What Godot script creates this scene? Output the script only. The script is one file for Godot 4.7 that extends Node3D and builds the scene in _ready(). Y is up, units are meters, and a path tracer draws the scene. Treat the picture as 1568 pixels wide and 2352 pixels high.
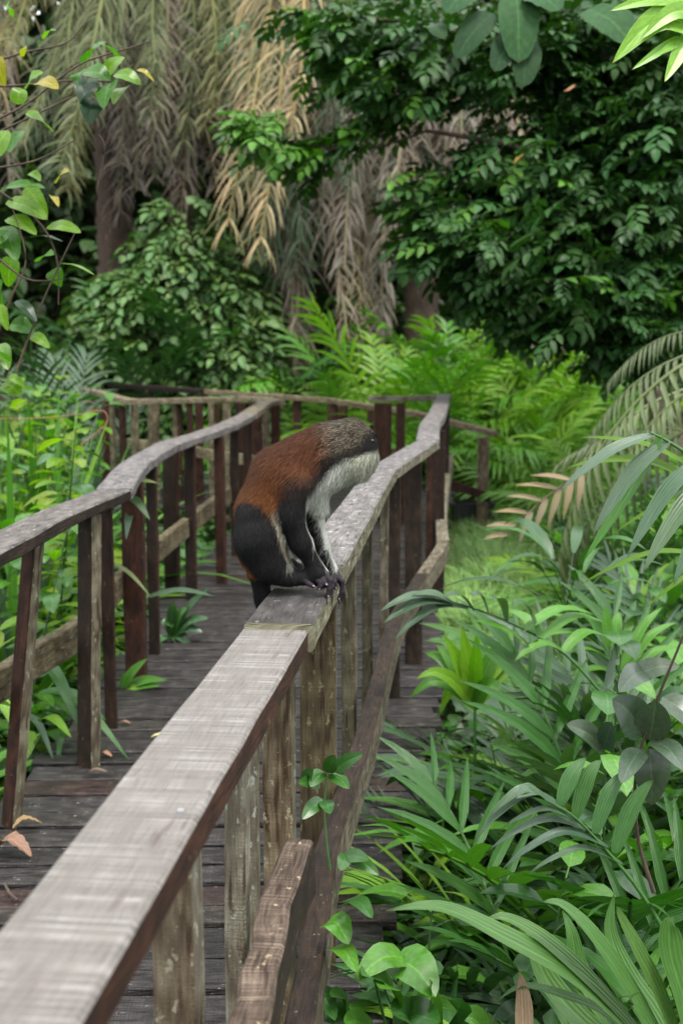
extends Node3D

const FOCAL := 3000.0                       # lens: focal length in pixels of a picture 1568 x 2352
const EYE := Vector3(0.0, 1.65, 0.0)        # the photographer's eye above the deck
const PITCH := 0.1342

var rng := RandomNumberGenerator.new()
var wood := {}
var leafy := {}
var used := {}

func _ready() -> void:
	rng.seed = 20240611
	# camera
	var cam := Camera3D.new()
	cam.name = "camera"
	cam.position = EYE
	cam.rotation = Vector3(-PITCH, 0, 0)
	cam.fov = rad_to_deg(2.0 * atan(1176.0 / FOCAL))
	cam.near = 0.05
	cam.far = 400.0
	add_child(cam)
	var lens := CameraAttributesPhysical.new()
	lens.frustum_focal_length = 50.0
	lens.exposure_aperture = 5.6
	lens.frustum_focus_distance = 2.8
	cam.attributes = lens
	cam.fov = rad_to_deg(2.0 * atan(1176.0 / FOCAL))
	# overcast sky
	var env := Environment.new()
	env.background_mode = Environment.BG_SKY
	var sm := ProceduralSkyMaterial.new()
	sm.sky_top_color = Color(0.98, 0.99, 1.0)
	sm.sky_horizon_color = Color(0.72, 0.75, 0.76)
	sm.sky_curve = 0.25
	sm.ground_bottom_color = Color(0.1, 0.13, 0.08)
	sm.ground_horizon_color = Color(0.2, 0.25, 0.17)
	sm.ground_curve = 0.02
	var sky := Sky.new()
	sky.sky_material = sm
	env.sky = sky
	env.background_energy_multiplier = 1.0
	env.tonemap_mode = Environment.TONE_MAPPER_LINEAR
	env.tonemap_exposure = 4.1
	env.sdfgi_enabled = true
	env.ssao_enabled = true
	env.ssil_enabled = true
	var we := WorldEnvironment.new()
	we.name = "environment"
	we.environment = env
	add_child(we)
	var sun := DirectionalLight3D.new()
	sun.name = "veiled_sun"
	sun.light_energy = 0.5
	sun.light_angular_distance = 18.0
	sun.light_color = Color(1.0, 0.98, 0.95)
	sun.shadow_enabled = true
	sun.rotation_degrees = Vector3(-66, 28, 0)
	add_child(sun)
	make_materials()
	build_ground()
	build_deck()
	build_railings()
	build_monkey()
	build_plants()

# ---------------------------------------------------------------- helpers

func ray(px: float, py: float) -> Vector3:
	var d := Vector3((px - 784.0) / FOCAL, -(py - 1176.0) / FOCAL, -1.0).rotated(Vector3.RIGHT, -PITCH)
	return d / -d.z

func at(px: float, py: float, depth: float) -> Vector3:
	return EYE + ray(px, py) * depth

func on(px: float, py: float, h: float) -> Vector3:
	var d := ray(px, py)
	return EYE + d * ((h - EYE.y) / d.y)

func rf(a: float, b: float) -> float:
	return rng.randf_range(a, b)

func lin(r: float, g: float, b: float) -> Color:     # a linear colour as the sRGB value that materials take
	return Color(r, g, b).linear_to_srgb()

func numbered(called: String) -> String:
	var k: int = used.get(called, -1) + 1
	used[called] = k
	return called if k == 0 else "%s_%03d" % [called, k]

func tag(o: Node3D, label: String, category: String, group := "", kind := "") -> Node3D:
	if label: o.set_meta("label", label)
	if category: o.set_meta("category", category)
	if group: o.set_meta("group", group)
	if kind: o.set_meta("kind", kind)
	return o

func thing(called: String, label: String, category: String, where := Vector3.ZERO, group := "", turn := 0.0) -> Node3D:
	var o := Node3D.new()
	o.name = numbered(called)
	o.position = where
	o.rotation.y = turn
	add_child(o)
	tag(o, label, category, group)
	return o

func part(called: String, mesh: Mesh, mat: Material, parent: Node3D, xf := Transform3D.IDENTITY) -> MeshInstance3D:
	var m := MeshInstance3D.new()
	m.name = numbered(called) if parent == self else called
	m.mesh = mesh
	if mat: m.material_override = mat
	m.transform = xf
	parent.add_child(m, true)
	return m

func copies(called: String, mesh: Mesh, mat: Material, places: Array, tints: Array, parent: Node3D) -> MultiMeshInstance3D:
	var mm := MultiMesh.new()
	mm.transform_format = MultiMesh.TRANSFORM_3D
	mm.use_colors = tints.size() > 0
	mm.mesh = mesh
	mm.instance_count = places.size()
	for i in places.size():
		mm.set_instance_transform(i, places[i])
		if tints.size(): mm.set_instance_color(i, tints[i])
	var o := MultiMeshInstance3D.new()
	o.name = numbered(called) if parent == self else called
	o.multimesh = mm
	o.material_override = mat
	o.set_meta("kind", "stuff")
	parent.add_child(o, true)
	return o

class Shape:
	var v := PackedVector3Array()
	var n := PackedVector3Array()
	var c := PackedColorArray()
	var t := PackedVector2Array()
	var f := PackedInt32Array()
	var tint := Color.WHITE

	func vert(p: Vector3, nn: Vector3, uv: Vector2) -> int:
		v.append(p)
		n.append(nn)
		c.append(tint)
		t.append(uv)
		return v.size() - 1

	func tri(a: int, b: int, d: int) -> void:
		if (v[b] - v[a]).cross(v[d] - v[a]).dot(n[a] + n[b] + n[d]) > 0.0:
			f.append_array([a, d, b])
		else:
			f.append_array([a, b, d])

	func quad(a: Vector3, b: Vector3, d: Vector3, e: Vector3, nn: Vector3, ua: Vector2, ub: Vector2, ud: Vector2, ue: Vector2) -> void:
		var i := vert(a, nn, ua)
		vert(b, nn, ub)
		vert(d, nn, ud)
		vert(e, nn, ue)
		tri(i, i + 1, i + 2)
		tri(i, i + 2, i + 3)

	func into(m: ArrayMesh, mat: Material = null) -> ArrayMesh:
		if f.is_empty(): return m
		var a := []
		a.resize(Mesh.ARRAY_MAX)
		a[Mesh.ARRAY_VERTEX] = v
		a[Mesh.ARRAY_NORMAL] = n
		a[Mesh.ARRAY_COLOR] = c
		a[Mesh.ARRAY_TEX_UV] = t
		a[Mesh.ARRAY_INDEX] = f
		m.add_surface_from_arrays(Mesh.PRIMITIVE_TRIANGLES, a)
		if mat: m.surface_set_material(m.get_surface_count() - 1, mat)
		return m

	func mesh() -> ArrayMesh:
		return into(ArrayMesh.new())

	# a leaf blade along a path: two halves folded at the midrib; w gives half widths
	func blade(p: PackedVector3Array, up: Vector3, w: PackedFloat32Array, fold: float, wave := 0.0) -> void:
		var first := v.size()
		var k := p.size()
		for i in k:
			var tan := (p[mini(i + 1, k - 1)] - p[maxi(i - 1, 0)]).normalized()
			var side := tan.cross(up)
			side = side.normalized() if side.length() > 0.01 else tan.cross(Vector3(0.3, 0.5, 0.8)).normalized()
			var nn := side.cross(tan).normalized()
			var s := sin(fold)
			var q := cos(fold)
			var ww := w[i]
			var lift := s + wave * sin(i * 2.4)
			var u := float(i) / (k - 1)
			vert(p[i] - side * ww * q + nn * ww * lift, (nn * q + side * s).normalized(), Vector2(0, u))
			vert(p[i], (nn * q + side * s * 0.8).normalized(), Vector2(0.5, u))
			vert(p[i], (nn * q - side * s * 0.8).normalized(), Vector2(0.5, u))
			vert(p[i] + side * ww * q + nn * ww * (s - wave * sin(i * 2.4)), (nn * q - side * s).normalized(), Vector2(1, u))
			if i > 0:
				var a := first + i * 4
				tri(a - 4, a - 3, a + 1)
				tri(a - 4, a + 1, a)
				tri(a - 2, a - 1, a + 3)
				tri(a - 2, a + 3, a + 2)

	# a thin round stem along a path
	func stem(p: PackedVector3Array, r0: float, r1: float, sides := 4) -> void:
		var first := v.size()
		var k := p.size()
		for i in k:
			var tan := (p[mini(i + 1, k - 1)] - p[maxi(i - 1, 0)]).normalized()
			var a := tan.cross(Vector3.UP)
			a = a.normalized() if a.length() > 0.05 else tan.cross(Vector3.RIGHT).normalized()
			var b := tan.cross(a)
			var r := lerpf(r0, r1, float(i) / maxi(1, k - 1))
			for j in sides + 1:
				var g := TAU * j / sides
				var o := a * cos(g) + b * sin(g)
				vert(p[i] + o * r, o, Vector2(float(j) / sides, i * 0.5))
			if i > 0:
				for j in sides:
					var q := first + i * (sides + 1) + j
					tri(q, q + 1, q - sides - 1)
					tri(q + 1, q - sides, q - sides - 1)

func arc(from: Vector3, dir: Vector3, length: float, droop: float, k: int, sway := Vector3.ZERO) -> PackedVector3Array:
	var out := PackedVector3Array([from])
	var d := dir.normalized()
	var p := from
	for i in k:
		d = (d + (Vector3.DOWN * droop + sway) / k).normalized()
		p += d * length / k
		out.append(p)
	return out

func curve(points: Array, per := 6) -> PackedVector3Array:      # a smooth path through the points
	var out := PackedVector3Array()
	var k := points.size()
	for i in k - 1:
		var a: Vector3 = points[maxi(i - 1, 0)]
		var b: Vector3 = points[i]
		var c: Vector3 = points[i + 1]
		var d: Vector3 = points[mini(i + 2, k - 1)]
		for j in per:
			out.append(b.cubic_interpolate(c, a, d, float(j) / per))
	out.append(points[k - 1])
	return out

func leaf_widths(k: int, half: float, kind: String) -> PackedFloat32Array:
	var out := PackedFloat32Array()
	for i in k + 1:
		var u := float(i) / k
		var w := 0.0
		match kind:
			"ovate": w = pow(sin(PI * pow(u, 0.72)), 0.8)
			"round": w = pow(sin(PI * pow(u, 0.85)), 0.6)
			"heart": w = pow(sin(PI * pow(u * 0.92 + 0.08, 0.55)), 0.9)
			"lance": w = pow(sin(PI * pow(u * 0.96 + 0.04, 0.7)), 1.0)
			"strap": w = minf(1.0, u * 5.0 + 0.35) * pow(1.0 - u, 0.55)
			_: w = 1.0 - u
		out.append(half * maxf(w, 0.012 if i < k else 0.0))
	return out

# ---------------------------------------------------------------- wood

func ring_noise(n: FastNoiseLite, x: float, y: float, w: float, fx: float, fy: float) -> float:
	var a := TAU * x / w
	var r := w * fx / TAU
	return n.get_noise_3d(cos(a) * r, sin(a) * r, y * fy)

func wood_pair(key: String, seed_: int, dark: Color, light: Color, saw: float, fleck: float, fleck_col: Color, stain: float, stain_col: Color, rough: float, bump: float, dim := 0.85, blotchy := 0.42) -> void:
	var w := 1024
	var h := 256
	var n := FastNoiseLite.new()
	n.seed = seed_
	n.frequency = 1.0
	n.noise_type = FastNoiseLite.TYPE_SIMPLEX_SMOOTH
	n.fractal_octaves = 2
	var im := Image.create(w, h, false, Image.FORMAT_RGB8)
	var hm := Image.create(w, h, false, Image.FORMAT_RGB8)
	var lines := PackedFloat32Array()
	for x in w:
		lines.append(ring_noise(n, x, 7.7, w, 0.42, 1.0) * 0.6 + ring_noise(n, x, 97.7, w, 0.2, 1.0) * 0.8)
	for y in h:
		for x in w:
			var fib := ring_noise(n, x, y, w, 0.012, 0.16)
			var blot := ring_noise(n, x, y + 900.0, w, 0.009, 0.018)
			var fine := ring_noise(n, x, y + 333.0, w, 0.5, 0.5)
			var s := lines[x] * (0.6 + 0.8 * blot)
			var val := clampf(0.5 + 0.34 * fib * (0.3 if blotchy < 0.2 else 1.0) + blotchy * blot + 0.10 * fine + saw * s * 0.6, 0.0, 1.0)
			var col := dark.lerp(light, val)
			if stain > 0.0:
				var st := ring_noise(n, x, y + 2000.0, w, 0.006, 0.045) * 0.8 + 0.3 * fine
				col = col.lerp(stain_col, clampf((st - 0.55 + stain) * 3.0, 0.0, 0.85))
			if fleck > 0.0:
				var fl := ring_noise(n, x, y + 5000.0, w, 0.02, 0.034) + 0.45 * ring_noise(n, x, y + 7000.0, w, 0.11, 0.13)
				col = col.lerp(fleck_col, clampf((fl - 0.75 + fleck) * 4.0, 0.0, 0.9))
			im.set_pixel(x, y, col)
			var hh := clampf(0.5 + 0.3 * fib + 0.2 * fine + saw * s * 0.5, 0.0, 1.0)
			hm.set_pixel(x, y, Color(hh, hh, hh))
	var m := StandardMaterial3D.new()
	m.resource_name = key
	m.albedo_texture = ImageTexture.create_from_image(im)
	m.albedo_color = Color(dim, dim, dim)
	m.vertex_color_use_as_albedo = true
	m.roughness = rough
	m.metallic_specular = 0.3
	m.heightmap_enabled = true
	m.heightmap_texture = ImageTexture.create_from_image(hm)
	m.heightmap_scale = bump
	wood[key] = m

func make_materials() -> void:
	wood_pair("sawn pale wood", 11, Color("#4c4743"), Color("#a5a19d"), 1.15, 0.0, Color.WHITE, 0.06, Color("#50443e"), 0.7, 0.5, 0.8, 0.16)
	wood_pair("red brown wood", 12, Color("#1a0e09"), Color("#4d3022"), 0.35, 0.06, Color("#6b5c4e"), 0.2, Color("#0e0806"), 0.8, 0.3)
	wood_pair("dark weathered wood", 13, Color("#120c08"), Color("#3a2c20"), 0.35, 0.16, Color("#5f5a4c"), 0.2, Color("#0a0806"), 0.8, 0.35)
	wood_pair("grey weathered wood", 14, Color("#413d3b"), Color("#858180"), 0.35, 0.22, Color("#b3b4ae"), 0.22, Color("#2a2726"), 0.6, 0.35)
	wood_pair("lichen wood", 15, Color("#4c4438"), Color("#8b8776"), 0.2, 0.3, Color("#a6ac9c"), 0.36, Color("#35281b"), 0.8, 0.5, 0.85, 0.6)
	wood_pair("speckled dark board", 16, Color("#2c2928"), Color("#53504f"), 0.1, 0.2, Color("#7d7e7a"), 0.12, Color("#1b1918"), 0.55, 0.25)
	wood_pair("chewed tan wood", 17, Color("#352b24"), Color("#8f7f72"), 1.2, 0.16, Color("#c4b192"), 0.3, Color("#30231a"), 0.8, 0.8)
	wood_pair("deck wood", 18, Color("#161313"), Color("#504c4b"), 0.5, 0.14, Color("#80807f"), 0.3, Color("#0d0b0b"), 0.38, 0.5)
	make_leaf_materials()

# a chamfered beam along a path; the path runs along the middle of its top face (or through its centre)
func beam(path: PackedVector3Array, width: Array, thick: float, lat_fixed: Vector3, centred: bool, jitter: float, tint: Color, side_tint: Color, top_mat: Material, side_mat: Material) -> ArrayMesh:
	var k := path.size()
	var top := Shape.new()
	var side := Shape.new()
	top.tint = tint
	side.tint = side_tint
	var ch := minf(0.005, thick * 0.12)
	var u0 := rf(0, 4)
	var v0 := rf(0, 1)
	var rings := []
	var run := 0.0
	var us := []
	for i in k:
		var tan := (path[mini(i + 1, k - 1)] - path[maxi(i - 1, 0)]).normalized()
		var lat := lat_fixed
		if lat == Vector3.ZERO: lat = tan.cross(Vector3.UP).normalized()
		lat = (lat - tan * lat.dot(tan)).normalized()
		var up := lat.cross(tan).normalized()
		var w: float = lerpf(width[0], width[1], float(i) / (k - 1)) * 0.5
		var base := path[i] + (up * thick * 0.5 if centred else Vector3.ZERO)
		var j := []
		for q in 4: j.append(lat * rf(-jitter, jitter) + up * rf(-jitter, jitter) * 0.6)
		rings.append([
			base - lat * w - up * ch + j[0], base - lat * (w - ch) + j[0], base + lat * (w - ch) + j[1], base + lat * w - up * ch + j[1],
			base + lat * w - up * (thick - ch) + j[2], base + lat * (w - ch) - up * thick + j[2], base - lat * (w - ch) - up * thick + j[3], base - lat * w - up * (thick - ch) + j[3]])
		if i > 0: run += path[i].distance_to(path[i - 1])
		us.append(u0 + run)
	for i in k - 1:
		var a: Array = rings[i]
		var b: Array = rings[i + 1]
		var v := v0
		var mid := (path[i] + path[i + 1]) * 0.5
		for q in 8:
			var r := (q + 1) % 8
			var len: float = (a[q] as Vector3).distance_to(a[r])
			var nn := ((b[q] - a[q]) as Vector3).cross(a[r] - a[q]).normalized()
			var centre: Vector3 = (a[1] + a[5] + b[1] + b[5]) * 0.25
			if nn.dot((a[q] + a[r]) * 0.5 - (a[0] + a[4]) * 0.5) < 0.0: nn = -nn
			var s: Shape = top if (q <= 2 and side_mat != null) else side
			var dv := len * 4.0
			s.quad(a[q], b[q], b[r], a[r], nn, Vector2(us[i], v), Vector2(us[i + 1], v), Vector2(us[i + 1], v + dv), Vector2(us[i], v + dv))
			v += dv
	for e in 2:
		var r: Array = rings[0] if e == 0 else rings[k - 1]
		var nn := (path[0] - path[1]).normalized() if e == 0 else (path[k - 1] - path[k - 2]).normalized()
		var first := side.v.size()
		for q in 8: side.vert(r[q], nn, Vector2(q * 0.01, 0.05 * q))
		for q in range(1, 7): side.tri(first, first + q, first + q + 1)
	var m := ArrayMesh.new()
	if side_mat != null: top.into(m, top_mat)
	side.into(m, side_mat if side_mat != null else top_mat)
	return m

func grey(a := 0.85, b := 1.15) -> Color:
	var k := rf(a, b)
	return Color(k * rf(0.97, 1.03), k, k * rf(0.97, 1.03))

func board(called: String, parent: Node3D, path: PackedVector3Array, w: Array, thick: float, mat: String, side := "", tint := Color.WHITE, side_tint := Color.WHITE, jitter := 0.002, lat := Vector3.ZERO, centred := false) -> MeshInstance3D:
	if side == "": side_tint = tint
	return part(called, beam(path, w, thick, lat, centred, jitter, tint, side_tint, wood[mat], wood[side] if side else null), null, parent)

func sub(a: Vector3, b: Vector3, k: int) -> PackedVector3Array:
	var out := PackedVector3Array()
	for i in k + 1: out.append(a.lerp(b, float(i) / k))
	return out

func post(parent: Node3D, foot: Vector3, head: Vector3, w: float, d: float, yaw: float, mat: String, tint := Color.WHITE, side := "", side_tint := Color.WHITE) -> void:
	var lat := Vector3(cos(yaw), 0, sin(yaw))
	board("post", parent, sub(foot, head, 5), [w, w * rf(0.95, 1.05)], d, mat, side, tint, side_tint, 0.0022, lat, true)

func along(table: Array, z: float) -> float:
	for i in table.size() - 1:
		if z <= table[i + 1].x or i == table.size() - 2:
			return lerpf(table[i].y, table[i + 1].y, (z - table[i].x) / (table[i + 1].x - table[i].x))
	return 0.0

func bent(x: float, y: float) -> Vector2: return Vector2(x, y)

const LEFT_EDGE := [Vector2(0.3, -1.72), Vector2(3.0, -1.42), Vector2(4.87, -1.19), Vector2(6.0, -1.16), Vector2(8.5, -1.13), Vector2(10, -0.98), Vector2(13.6, -0.84)]
const RIGHT_EDGE := [Vector2(0.3, -0.34), Vector2(3.25, 0.11), Vector2(3.59, 0.158), Vector2(5.27, 0.395), Vector2(5.97, 0.47), Vector2(7.35, 0.55), Vector2(9.07, 0.68), Vector2(10.3, 0.81), Vector2(14.0, 1.2)]

func build_deck() -> void:
	var t := thing("boardwalk", "winding plank boardwalk of damp grey timber running between two railings into the forest", "boardwalk")
	var z := 0.4
	while z < 15.0:
		var w := rf(0.1, 0.165)
		var zc := z + w * 0.5
		var l := along(LEFT_EDGE, minf(zc, 13.6)) + rf(-0.035, 0.02)
		var r := along(RIGHT_EDGE, minf(zc, 14.0)) + rf(-0.03, 0.04)
		if zc > 12.7: l = -4.6 + rf(-0.05, 0.05)
		var k := rf(0.5, 1.3)
		var tint := Color(k, k * 0.99, k * 0.99)
		if rng.randf() < 0.17: tint = Color(1.25 * k, 0.86 * k, 0.74 * k)
		var a := Vector3(l, rf(-0.007, 0.004), -zc - rf(-0.012, 0.012) + 0.02)
		var b := Vector3(r, rf(-0.007, 0.004), -zc - rf(-0.012, 0.012) - 0.02)
		board("plank", t, sub(a, b, 3), [w, w + rf(-0.008, 0.008)], 0.036, "deck wood", "", tint, tint, 0.002)
		z += w + rf(0.02, 0.034)
	for off in [0.12, 0.5, 0.88]:
		var p := PackedVector3Array()
		var zz := 0.5
		while zz < 12.7:
			p.append(Vector3(lerpf(along(LEFT_EDGE, zz), along(RIGHT_EDGE, zz), off), -0.044, -zz))
			zz += 0.8
		board("joist", t, p, [0.07, 0.07], 0.12, "dark weathered wood", "", Color(0.7, 0.7, 0.7))
	for zz in [1.0, 2.6, 4.2, 5.8, 7.4, 9.0, 10.6, 12.2, 13.2]:
		for off in [0.12, 0.88]:
			var x := lerpf(along(LEFT_EDGE, zz), along(RIGHT_EDGE, zz), off) + (0.085 if off > 0.5 else -0.085)
			board("pile", t, sub(Vector3(x, -0.9, -zz), Vector3(x, -0.045, -zz), 3), [0.09, 0.09], 0.09, "dark weathered wood", "", Color(0.8, 0.8, 0.8), Color.WHITE, 0.003, Vector3.RIGHT, true)

func img_path(pts: Array, h: float, per := 6) -> PackedVector3Array:
	var a := []
	for p in pts: a.append(on(p[0], p[1], h))
	return curve(a, per)

func rail_x(path: PackedVector3Array, z: float) -> float:
	for i in path.size() - 1:
		if -path[i + 1].z >= z or i == path.size() - 2:
			var a := path[i]
			var b := path[i + 1]
			return lerpf(a.x, b.x, (z + a.z) / (a.z - b.z))
	return 0.0

func under(path: PackedVector3Array, px: float, py: float) -> Vector3:     # where below the rail a post stands
	var best := Vector3.ZERO
	var least := 1e9
	var z := 0.8
	while z < 13.0:
		var p := at(px, py, z)
		var e := absf(p.x - rail_x(path, z) + 0.022) / z
		if e < least:
			least = e
			best = Vector3(p.x, 0, -z)
		z += 0.01
	return best

func build_railings() -> void:
	# the near railing on the right, on which the monkey sits
	var h := 1.11
	var r := thing("wooden_railing", "weathered timber railing in the foreground on which the monkey sits", "railing")
	var j1 := on(640, 1432, h - 0.012)
	var p0 := on(0, 2352, h - 0.012)
	var back := p0 + (p0 - j1) * 0.42
	var one := sub(back, j1 + (j1 - p0) * 0.012, 14)
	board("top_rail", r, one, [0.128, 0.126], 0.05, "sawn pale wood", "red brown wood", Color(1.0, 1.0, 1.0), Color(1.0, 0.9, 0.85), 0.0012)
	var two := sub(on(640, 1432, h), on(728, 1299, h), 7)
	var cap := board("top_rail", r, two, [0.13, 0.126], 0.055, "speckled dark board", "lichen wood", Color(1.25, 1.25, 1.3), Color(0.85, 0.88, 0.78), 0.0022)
	cap.set_meta("label", "dark speckled rail board under the monkey")
	var half := sub(on(730, 1296, h - 0.001), on(876, 1076, h - 0.001), 8)
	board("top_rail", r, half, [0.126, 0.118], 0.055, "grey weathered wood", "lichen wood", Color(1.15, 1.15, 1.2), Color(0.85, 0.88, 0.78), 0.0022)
	var three := sub(on(877, 1075, h), on(982, 1011, h), 6)
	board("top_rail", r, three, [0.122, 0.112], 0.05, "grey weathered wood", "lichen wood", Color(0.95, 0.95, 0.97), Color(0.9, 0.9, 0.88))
	var four := img_path([[982, 1010], [987, 972], [1003, 948], [1020, 905]], h, 5)
	board("top_rail", r, four, [0.125, 0.125], 0.05, "grey weathered wood", "", Color(1.05, 1.05, 1.05))
	var five := sub(on(1010, 908, h - 0.002), on(848, 910, h - 0.002), 5)
	board("top_rail", r, five, [0.11, 0.11], 0.05, "lichen wood", "", Color(1.1, 1.08, 1.0))
	var whole := PackedVector3Array()
	for s in [one, two, half, three, four]: whole.append_array(s)
	var mids := [[685, 2352], [727, 2130], [750, 1950], [789, 1829], [821, 1733], [850, 1637], [874, 1541], [898, 1445], [927, 1381], [968, 1317]]
	var mid := img_path(mids, 0.5, 2)
	mid.insert(0, mid[0] + (mid[0] - mid[1]) * 4.0)
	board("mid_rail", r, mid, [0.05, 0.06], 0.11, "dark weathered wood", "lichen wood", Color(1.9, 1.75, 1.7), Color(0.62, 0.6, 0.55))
	board("mid_rail", r, img_path([[966, 1320], [1003, 1266], [1018, 1243]], 0.5, 4), [0.06, 0.06], 0.11, "lichen wood", "", Color(0.75, 0.72, 0.66))
	var far_mid := img_path([[1017, 1240], [1013, 1180], [1020, 1120], [1034, 1045]], 0.5, 2)
	for i in far_mid.size() - 1:
		board("mid_rail", r, sub(far_mid[i], far_mid[i].lerp(far_mid[i + 1], 0.97), 1), [0.07, 0.07], 0.1, "lichen wood", "", Color(0.8, 0.78, 0.74) * rf(0.85, 1.1))
	var tan_p := img_path([[545, 2500], [570, 2352], [610, 2175], [645, 2030], [690, 1925]], 0.75, 3)
	board("mid_rail", r, tan_p, [0.054, 0.05], 0.11, "chewed tan wood", "dark weathered wood", Color(0.82, 0.8, 0.78), Color(1.2, 1.1, 1.0), 0.004)
	# posts: where seen, width, depth, yaw, wood, tint
	var posts := [
		[416, 2200, 0.062, 0.05, 0.25, "lichen wood", Color(0.85, 0.74, 0.66), 1.15], [538, 2000, 0.036, 0.055, 0.1, "lichen wood", Color(1.3, 1.3, 1.22), 1.2], [579, 2000, 0.030, 0.045, 0.1, "lichen wood", Color(1.2, 1.22, 1.1), 1.0],
		[642, 1850, 0.06, 0.045, 0.2, "lichen wood", Color(0.8, 0.68, 0.56), 0.7], [730, 1560, 0.09, 0.045, 0.1, "lichen wood", Color(0.4, 0.34, 0.23), 0.6],
		[805, 1480, 0.046, 0.04, 0.25, "lichen wood", Color(0.42, 0.41, 0.33), 0.75], [845, 1390, 0.042, 0.04, 0.05, "lichen wood", Color(0.24, 0.24, 0.18), 0.5],
		[879, 1290, 0.033, 0.04, 0.1, "lichen wood", Color(0.5, 0.48, 0.43), 1.0], [907, 1250, 0.05, 0.05, 0.1, "dark weathered wood", Color(1.9, 1.45, 1.3), 0.0],
		[951, 1300, 0.085, 0.05, 0.05, "dark weathered wood", Color(1.5, 1.12, 1.0), 0.0], [988, 1150, 0.055, 0.05, 0.2, "red brown wood", Color(1.5, 1.55, 1.55), 0.0]]
	for p in posts:
		var f := under(whole, p[0], p[1])
		post(r, Vector3(f.x, -0.02, f.z), Vector3(f.x + rf(-0.01, 0.01), h - 0.056, f.z), p[2], p[3], p[4], p[5], p[6], "lichen wood" if p[7] > 0.0 else "", Color(1.0, 1.0, 0.9) * p[7])
	for p in [[1008, 1000, "dark weathered wood"], [1020, 985, "dark weathered wood"]]:
		var f := at(p[0], p[1], 8.2 if p[0] < 1015 else 11.0)
		post(r, Vector3(f.x, -0.02, f.z), Vector3(f.x, h - 0.052, f.z), 0.08, 0.06, 0.1, p[2], Color(0.9, 0.75, 0.65))
	for p in [[872, 0.1, 0.7], [890, 0.07, 1.2], [920, 0.08, 1.1]]:
		var f := on(p[0], 912, h)
		post(r, Vector3(f.x, -0.02, f.z - 0.01), Vector3(f.x, h - 0.054, f.z - 0.01), p[1], 0.05, 0.0, "red brown wood", Color(1.5, 1.4, 1.2) * p[2])
	board("mid_rail", r, sub(at(862, 1030, 11.85), at(935, 1030, 11.8), 2), [0.05, 0.05], 0.09, "lichen wood", "", Color(1.1, 0.95, 0.55))

	# the winding railing on the left
	var lr := thing("wooden_railing", "winding grey railing with dark posts on the left side of the boardwalk", "railing")
	h = 1.03
	var segs := [
		[[-260, 1362], [-130, 1302], [0, 1243], [115, 1184], [262, 1124]], [[264, 1123], [296, 1076], [335, 1046], [378, 1022]], [[379, 1021], [420, 1007], [455, 997], [516, 976]],
		[[517, 975], [550, 960], [567, 951]], [[568, 950], [590, 935], [612, 922], [638, 917]]]
	var looks := [["grey weathered wood", Color(0.8, 0.78, 0.75)], ["grey weathered wood", Color(0.98, 0.98, 1.02)], ["grey weathered wood", Color(0.95, 0.93, 0.93)], ["grey weathered wood", Color(1.05, 0.98, 0.95)], ["lichen wood", Color(0.95, 0.92, 0.9)]]
	for i in segs.size():
		board("top_rail", lr, img_path(segs[i], h, 4), [0.15, 0.14], 0.045, looks[i][0], "dark weathered wood" if i < 1 else "", looks[i][1], Color(1.7, 1.6, 1.5) if i < 1 else looks[i][1], 0.003)
	for s in [[[640, 919], [600, 912], [540, 912], [430, 914]], [[429, 914], [360, 916], [300, 916], [258, 906]], [[257, 905], [225, 897], [188, 890]]]:
		board("top_rail", lr, img_path(s, h, 4), [0.12, 0.12], 0.055, "lichen wood", "", Color(1.0, 0.95, 0.82), Color.WHITE, 0.004)
	# foot seen at, lean of the head, width, depth, yaw, wood, tint
	var lposts := [
		[25, 1890, 0.11, 0.056, 0.05, 0.6, "red brown wood", Color(1.7, 1.5, 1.35), "lichen wood", Color(0.85, 0.82, 0.76)], [204, 1755, 0.03, 0.075, 0.06, 0.62, "dark weathered wood", Color(0.8, 0.75, 0.6), "lichen wood", Color(0.8, 0.78, 0.72)],
		[256, 1670, 0.0, 0.05, 0.03, 0.2, "dark weathered wood", Color(1.1, 0.8, 0.7), "red brown wood", Color(1.6, 1.1, 0.8)], [314, 1560, 0.0, 0.1, 0.05, 0.1, "red brown wood", Color(0.95, 0.8, 0.75), "red brown wood", Color(1.8, 1.55, 1.4)], [356, 1500, 0.0, 0.055, 0.04, 0.15, "dark weathered wood", Color(0.7, 0.62, 0.55), "red brown wood", Color(1, 0.8, 0.7)],
		[397, 1365, 0.0, 0.09, 0.06, 0.3, "dark weathered wood", Color(0.7, 0.6, 0.5), "red brown wood", Color(1.3, 1.05, 0.75)], [441, 1376, 0.0, 0.065, 0.05, 0.2, "dark weathered wood", Color(0.6, 0.5, 0.42), "red brown wood", Color(1, 0.8, 0.6)], [509, 1338, -0.005, 0.065, 0.05, 0.2, "red brown wood", Color(0.8, 0.7, 0.65), "red brown wood", Color(1.2, 1, 0.9)],
		[541, 1275, 0.0, 0.06, 0.05, 0.1, "dark weathered wood", Color(0.8, 0.65, 0.55), "", Color.WHITE], [570, 1215, 0.0, 0.07, 0.05, 0.1, "dark weathered wood", Color(1.1, 0.8, 0.65), "", Color.WHITE], [592, 1175, 0.0, 0.08, 0.05, 0.1, "red brown wood", Color(1.6, 1.2, 1.0), "", Color.WHITE],
		[612, 1150, 0.0, 0.07, 0.05, 0.1, "lichen wood", Color(0.6, 0.5, 0.45), "", Color.WHITE], [634, 1142, 0.0, 0.09, 0.06, 0.1, "red brown wood", Color(1.1, 0.9, 0.8), "", Color.WHITE]]
	var left := PackedVector3Array()
	for s in segs: left.append_array(img_path(s, h, 4))
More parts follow.
